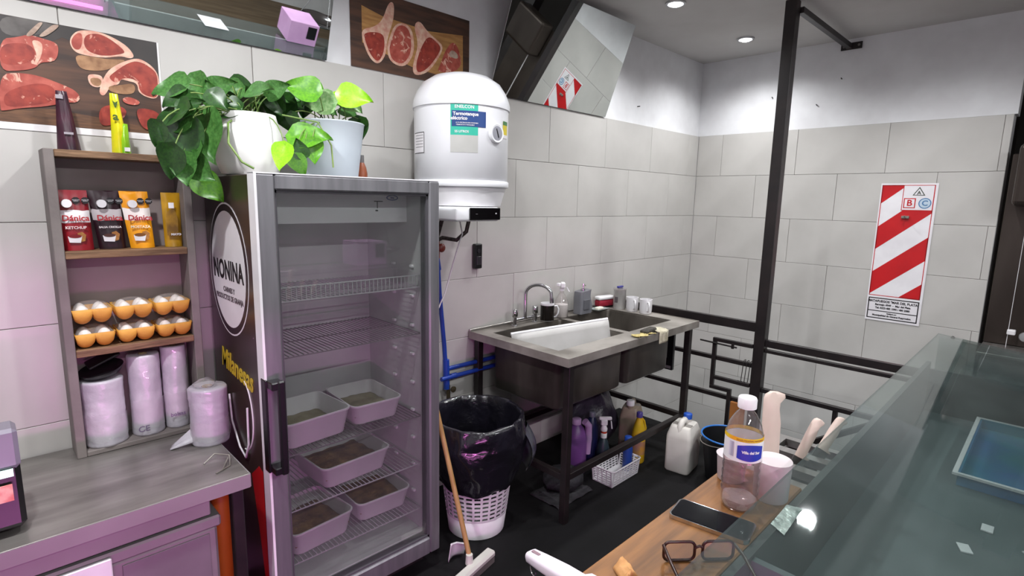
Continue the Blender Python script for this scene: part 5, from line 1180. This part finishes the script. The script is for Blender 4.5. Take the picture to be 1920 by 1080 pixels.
def knife(label,a,b,wid=.021,side=None,m=None):
    a=Vector(a); b=Vector(b); ax=(a-b); L=ax.length; ax.normalize()
    side=Vector(side or (.71,-.70,0)); side=(side-ax*side.dot(ax)).normalized(); n_=ax.cross(side)
    t=thing('knife',label,'knife',b,'butcher knives in the rack')
    pr=[(-.30,-1.0,1.7),(-.22,-1.0,1.9),(-.12,-1.0,1.0),(0,-.98,.88),(.25,-.96,.90),(.5,-1.0,.98),(.72,-.95,.80),(.82,-.92,.88),(.90,-.9,1.42),(.96,-.72,1.35),(1.0,-.2,.6)]
    g=G(); rs=[]
    for q,l_,r_ in pr:
        if q<0: q=(q+.30)*.4; 
        else: q=.12+q*.88
        th=.011*(1 if q<.9 else .75)
        c_=b+ax*(L*q); ring=[]
        for k in range(14):
            an=2*PI*k/14; u=math.cos(an); w_=wid*(r_ if u>0 else -l_)*.62
            ring.append(g.bm.verts.new(c_+side*(u*w_)+n_*(math.sin(an)*th)))
        rs.append(ring)
    for p_,q_ in zip(rs,rs[1:]):
        for k in range(14): g.bm.faces.new((p_[k],p_[(k+1)%14],q_[(k+1)%14],q_[k]))
    g.bm.faces.new(rs[0][::-1]); g.bm.faces.new(rs[-1])
    part('grip', g, m or M_knife, t, sm=70)
    g=G().prism([(-.016,0),(.018,0),(.016,-.12),(.0,-.16),(-.014,-.11)],b-n_*.001,side,ax,n_,.002)
    part('blade', g, M_steel, t)
    return t
knife('pale knife handle standing upright beside the water bottle',(-3.306,-1.930,1.216),(-3.319,-1.946,1.045),wid=.037)
knife('pale knife handle leaning behind the glass edge, left of the pair',(-3.20,-2.008,1.142),(-3.235,-1.985,1.045))
knife('pale knife handle leaning behind the glass edge, right of the pair',(-3.10,-2.035,1.125),(-3.15,-2.01,1.045))
# white-handled tool lying over the ledge end
t=thing('white_handle_tool','white plastic tool handle with wire ring in the bottom foreground','tool',(-4.0,-1.86,1.06))
H0=Vector((-4.012,-1.806,1.062)); H1=Vector((-4.03,-1.945,1.085)); ax=(H1-H0); L=ax.length; ax.normalize(); sd_=Vector((0,0,1)).cross(ax).normalized(); up_=ax.cross(sd_)
g=G(); rs=[]
for q,wd,th in ((0,.010,.007),(.03,.0125,.009),(.25,.0145,.010),(.6,.0165,.011),(.85,.016,.011),(.90,.024,.012),(.97,.024,.012),(1.0,.014,.008)):
    rs.append([g.bm.verts.new(H0+ax*(L*q)+sd_*px+up_*py) for px,py in rrect(-wd,wd,-th,th,.006,3)])
for p_,q_ in zip(rs,rs[1:]):
    n=len(p_)
    for k in range(n): g.bm.faces.new((p_[k],p_[(k+1)%n],q_[(k+1)%n],q_[k]))
g.bm.faces.new(rs[0][::-1]); g.bm.faces.new(rs[-1])
part('handle', g, mat('pinkish_white','#e6dde6',.35,c2='#dcd0dc'), t, sm=50)
part('hole', G().prism(rrect(-.010,.010,-.003,.003,.002,2),H0+ax*.018+up_*.0095,ax,sd_,up_,.001), mat('hole_shadow','#8a6f78',.6), t)
part('wire_ring', G().tube([H0+ax*(.006+.008*math.cos(2*PI*k/16))-up_*(.018+.016*math.sin(2*PI*k/16)) for k in range(16)],.0011,6,closed=True), M_chrome, t, sm=80)
part('blade', G().prism([(-.02,0),(.02,0),(.02,.14),(-.02,.14)],H1,sd_,ax,up_,.002), M_steel, t)
# scrap of pale paper
solo('paper_scrap', G().grid(lambda u,v: Vector((-3.925+.03*u-.02*v,-1.915-.035*v-.01*u,WZ+.002+.022*math.sin(PI*u)*(.4+abs(noise.noise(Vector((u*4,v*4,2))))))),10,10), mat('tan_scrap','#cf9a63',.7,c2='#b57f4a',scale=20), 'crumpled tan scrap on the corner of the wooden board','scrap', sm=80, solid=.001)
# foil sheet under the glass
solo('foil_piece', G().grid(lambda u,v: Vector((-3.40+.07*u-.03*v,-2.10-.05*v,.90+.01*noise.noise(Vector((u*5,v*5,1))))),12,10), mat('foil','#a9b3ac',.3,.6,bump=.6,bscale=60), 'crumpled silvery film piece under the display glass','foil', sm=80) if 0 else None
solo('film_patch', G().grid(lambda u,v: Vector(((-3.785*(1-u)-3.709*u)*(1-v)+(-3.798*(1-u)-3.698*u)*v,(-2.108*(1-u)-2.106*u)*(1-v)+(-2.133*(1-u)-2.127*u)*v,gz(-2.107-.024*v)+.0095+.002*abs(noise.noise(Vector((u*6,v*6,1)))))),12,8), mat('silver_film','#9fb0a8',.3,.5,c2='#6d7d78',scale=40,bump=.6,bscale=60), 'patch of crinkled silvery tape on the display glass','tape', sm=80)

solo('cardboard_piece', G().box(-1.135,-1.112,-1.036,-.942,.0005,.355,bev=.003), mat('orange_card','#a8692f',.7,c2='#8a5426'), 'orange brown cardboard piece leaning by the post behind the bottle','cardboard')
# ------------------------------------------------------------------ band saw at the right edge
b=thing('band_saw','butcher band saw with thin blade at the right edge behind the wall end','band saw',(.03,-2.35,0))
SX=-.1
part('base', G().box(-.33,.01,-2.62,-2.10,0,.76,bev=.01), M_steel, b)
part('table', G().box(-.38,.005,-2.70,-2.085,.79,.808,bev=.003), M_steel, b)
part('column', G().box(-.02,.012,-2.60,-2.085,.808,2.0,bev=.006), mat('column_dark_steel','#4d4540',.38,.7,c2='#3a322e',scale=3,stretch=(1,1,.3)), b)
part('wheel_cover', G().box(-.2,-.021,-2.60,-2.12,1.68,2.05,bev=.03,seg=3), MATS['column_dark_steel'], b)
part('blade', G().box(SX-.006,SX+.006,-2.2012,-2.1988,.809,1.68), M_white, b)
part('blade_guide', G().box(SX-.03,SX+.02,-2.235,-2.195,.895,.925,bev=.004), M_white, b)
part('guide_knob', G().lathe([(.0001,0),(.025,.003),(.03,.02),(.02,.04)],seg=20,M=Matrix.Translation((SX-.03,-2.28,.89))@Matrix.Rotation(R(90),4,'Y')), mat('grey_knob','#8f8f90',.4), b, sm=60)

# ------------------------------------------------------------------ things inside or on the display case, seen through glass and mirror
t=thing('blue_reflection_tray','added blue tray with pale rim, standing for a reflection in the display glass','tray',(-2.3,-2.3,.845))  # added tray, stands in for a blue rectangle reflected in the glass
bx0,bx1,by0,by1=-2.62,-2.02,-2.52,-2.24
part('tray', G().box(bx0,bx1,by0,by1,.846,.852).box(bx0,bx1,by0,by0+.006,.852,.885).box(bx0,bx1,by1-.006,by1,.852,.885).box(bx0,bx0+.006,by0,by1,.852,.885).box(bx1-.006,bx1,by0,by1,.852,.885), mat('tray_blue','#2f5f9c',.4,c2='#2a7a8c',scale=5), t)
part('pale_rim', G().box(bx0-.012,bx1+.012,by0-.012,by0,.880,.887).box(bx0-.012,bx1+.012,by1,by1+.012,.880,.887).box(bx0-.012,bx0,by0,by1,.880,.887).box(bx1,bx1+.012,by0,by1,.880,.887), M_white, t)
for i,(x,y) in enumerate(((-2.85,-2.33),(-3.0,-2.30),(-2.92,-2.42))):
    solo('price_tag', G().box(x-.02,x+.02,y-.012,y+.012,.846,.849,rz=R(20*i)), M_print_w, 'small white price tag on the display deck, %s of three'%('first','second','third')[i],'price tag',group='price tags in the display')
t=thing('hanging_scale','round steel hanging scale pan over the display case','scale',(-2.0,-3.1,1.15))
part('pan', G().lathe([(.0001,1.15),(.10,1.155),(.17,1.18),(.185,1.20)],(-2.0,-3.1,0),36,cap1=False), M_chrome, t, sm=60, solid=.003)
for a in (90,210,330): part('chain', G().tube([(-2.0+.18*math.cos(R(a)),-3.1+.18*math.sin(R(a)),1.20),(-2.0,-3.1,1.65)],.003,5), M_chrome, t)
part('dial_case', G().lathe([(.0001,0),(.11,.005),(.11,.06),(.0001,.065)],seg=32,M=Matrix.Translation((-2.0,-3.07,1.77))@Matrix.Rotation(R(90),4,'X')), M_white, t, sm=40)
part('hanger', G().cyl((-2.0,-3.1,1.88),(-2.0,-3.1,CEIL),.006,seg=8), M_black, t)
t=thing('lilac_mirror_box','invented lilac box on the display case for the pink patch in the mirror','box',(-2.33,-2.78,1.09))  # invented box out of view, makes the pink patch in the left mirror
part('box', G().box(-2.46,-2.20,-2.92,-2.66,1.106,1.30,bev=.003), mat('lilac_card','#d7a8d6',.6,c2='#cc9ccc'), t)
part('dark_window', G().box(-2.30,-2.22,-2.655,-2.6595,1.17,1.28), M_blackp, t)
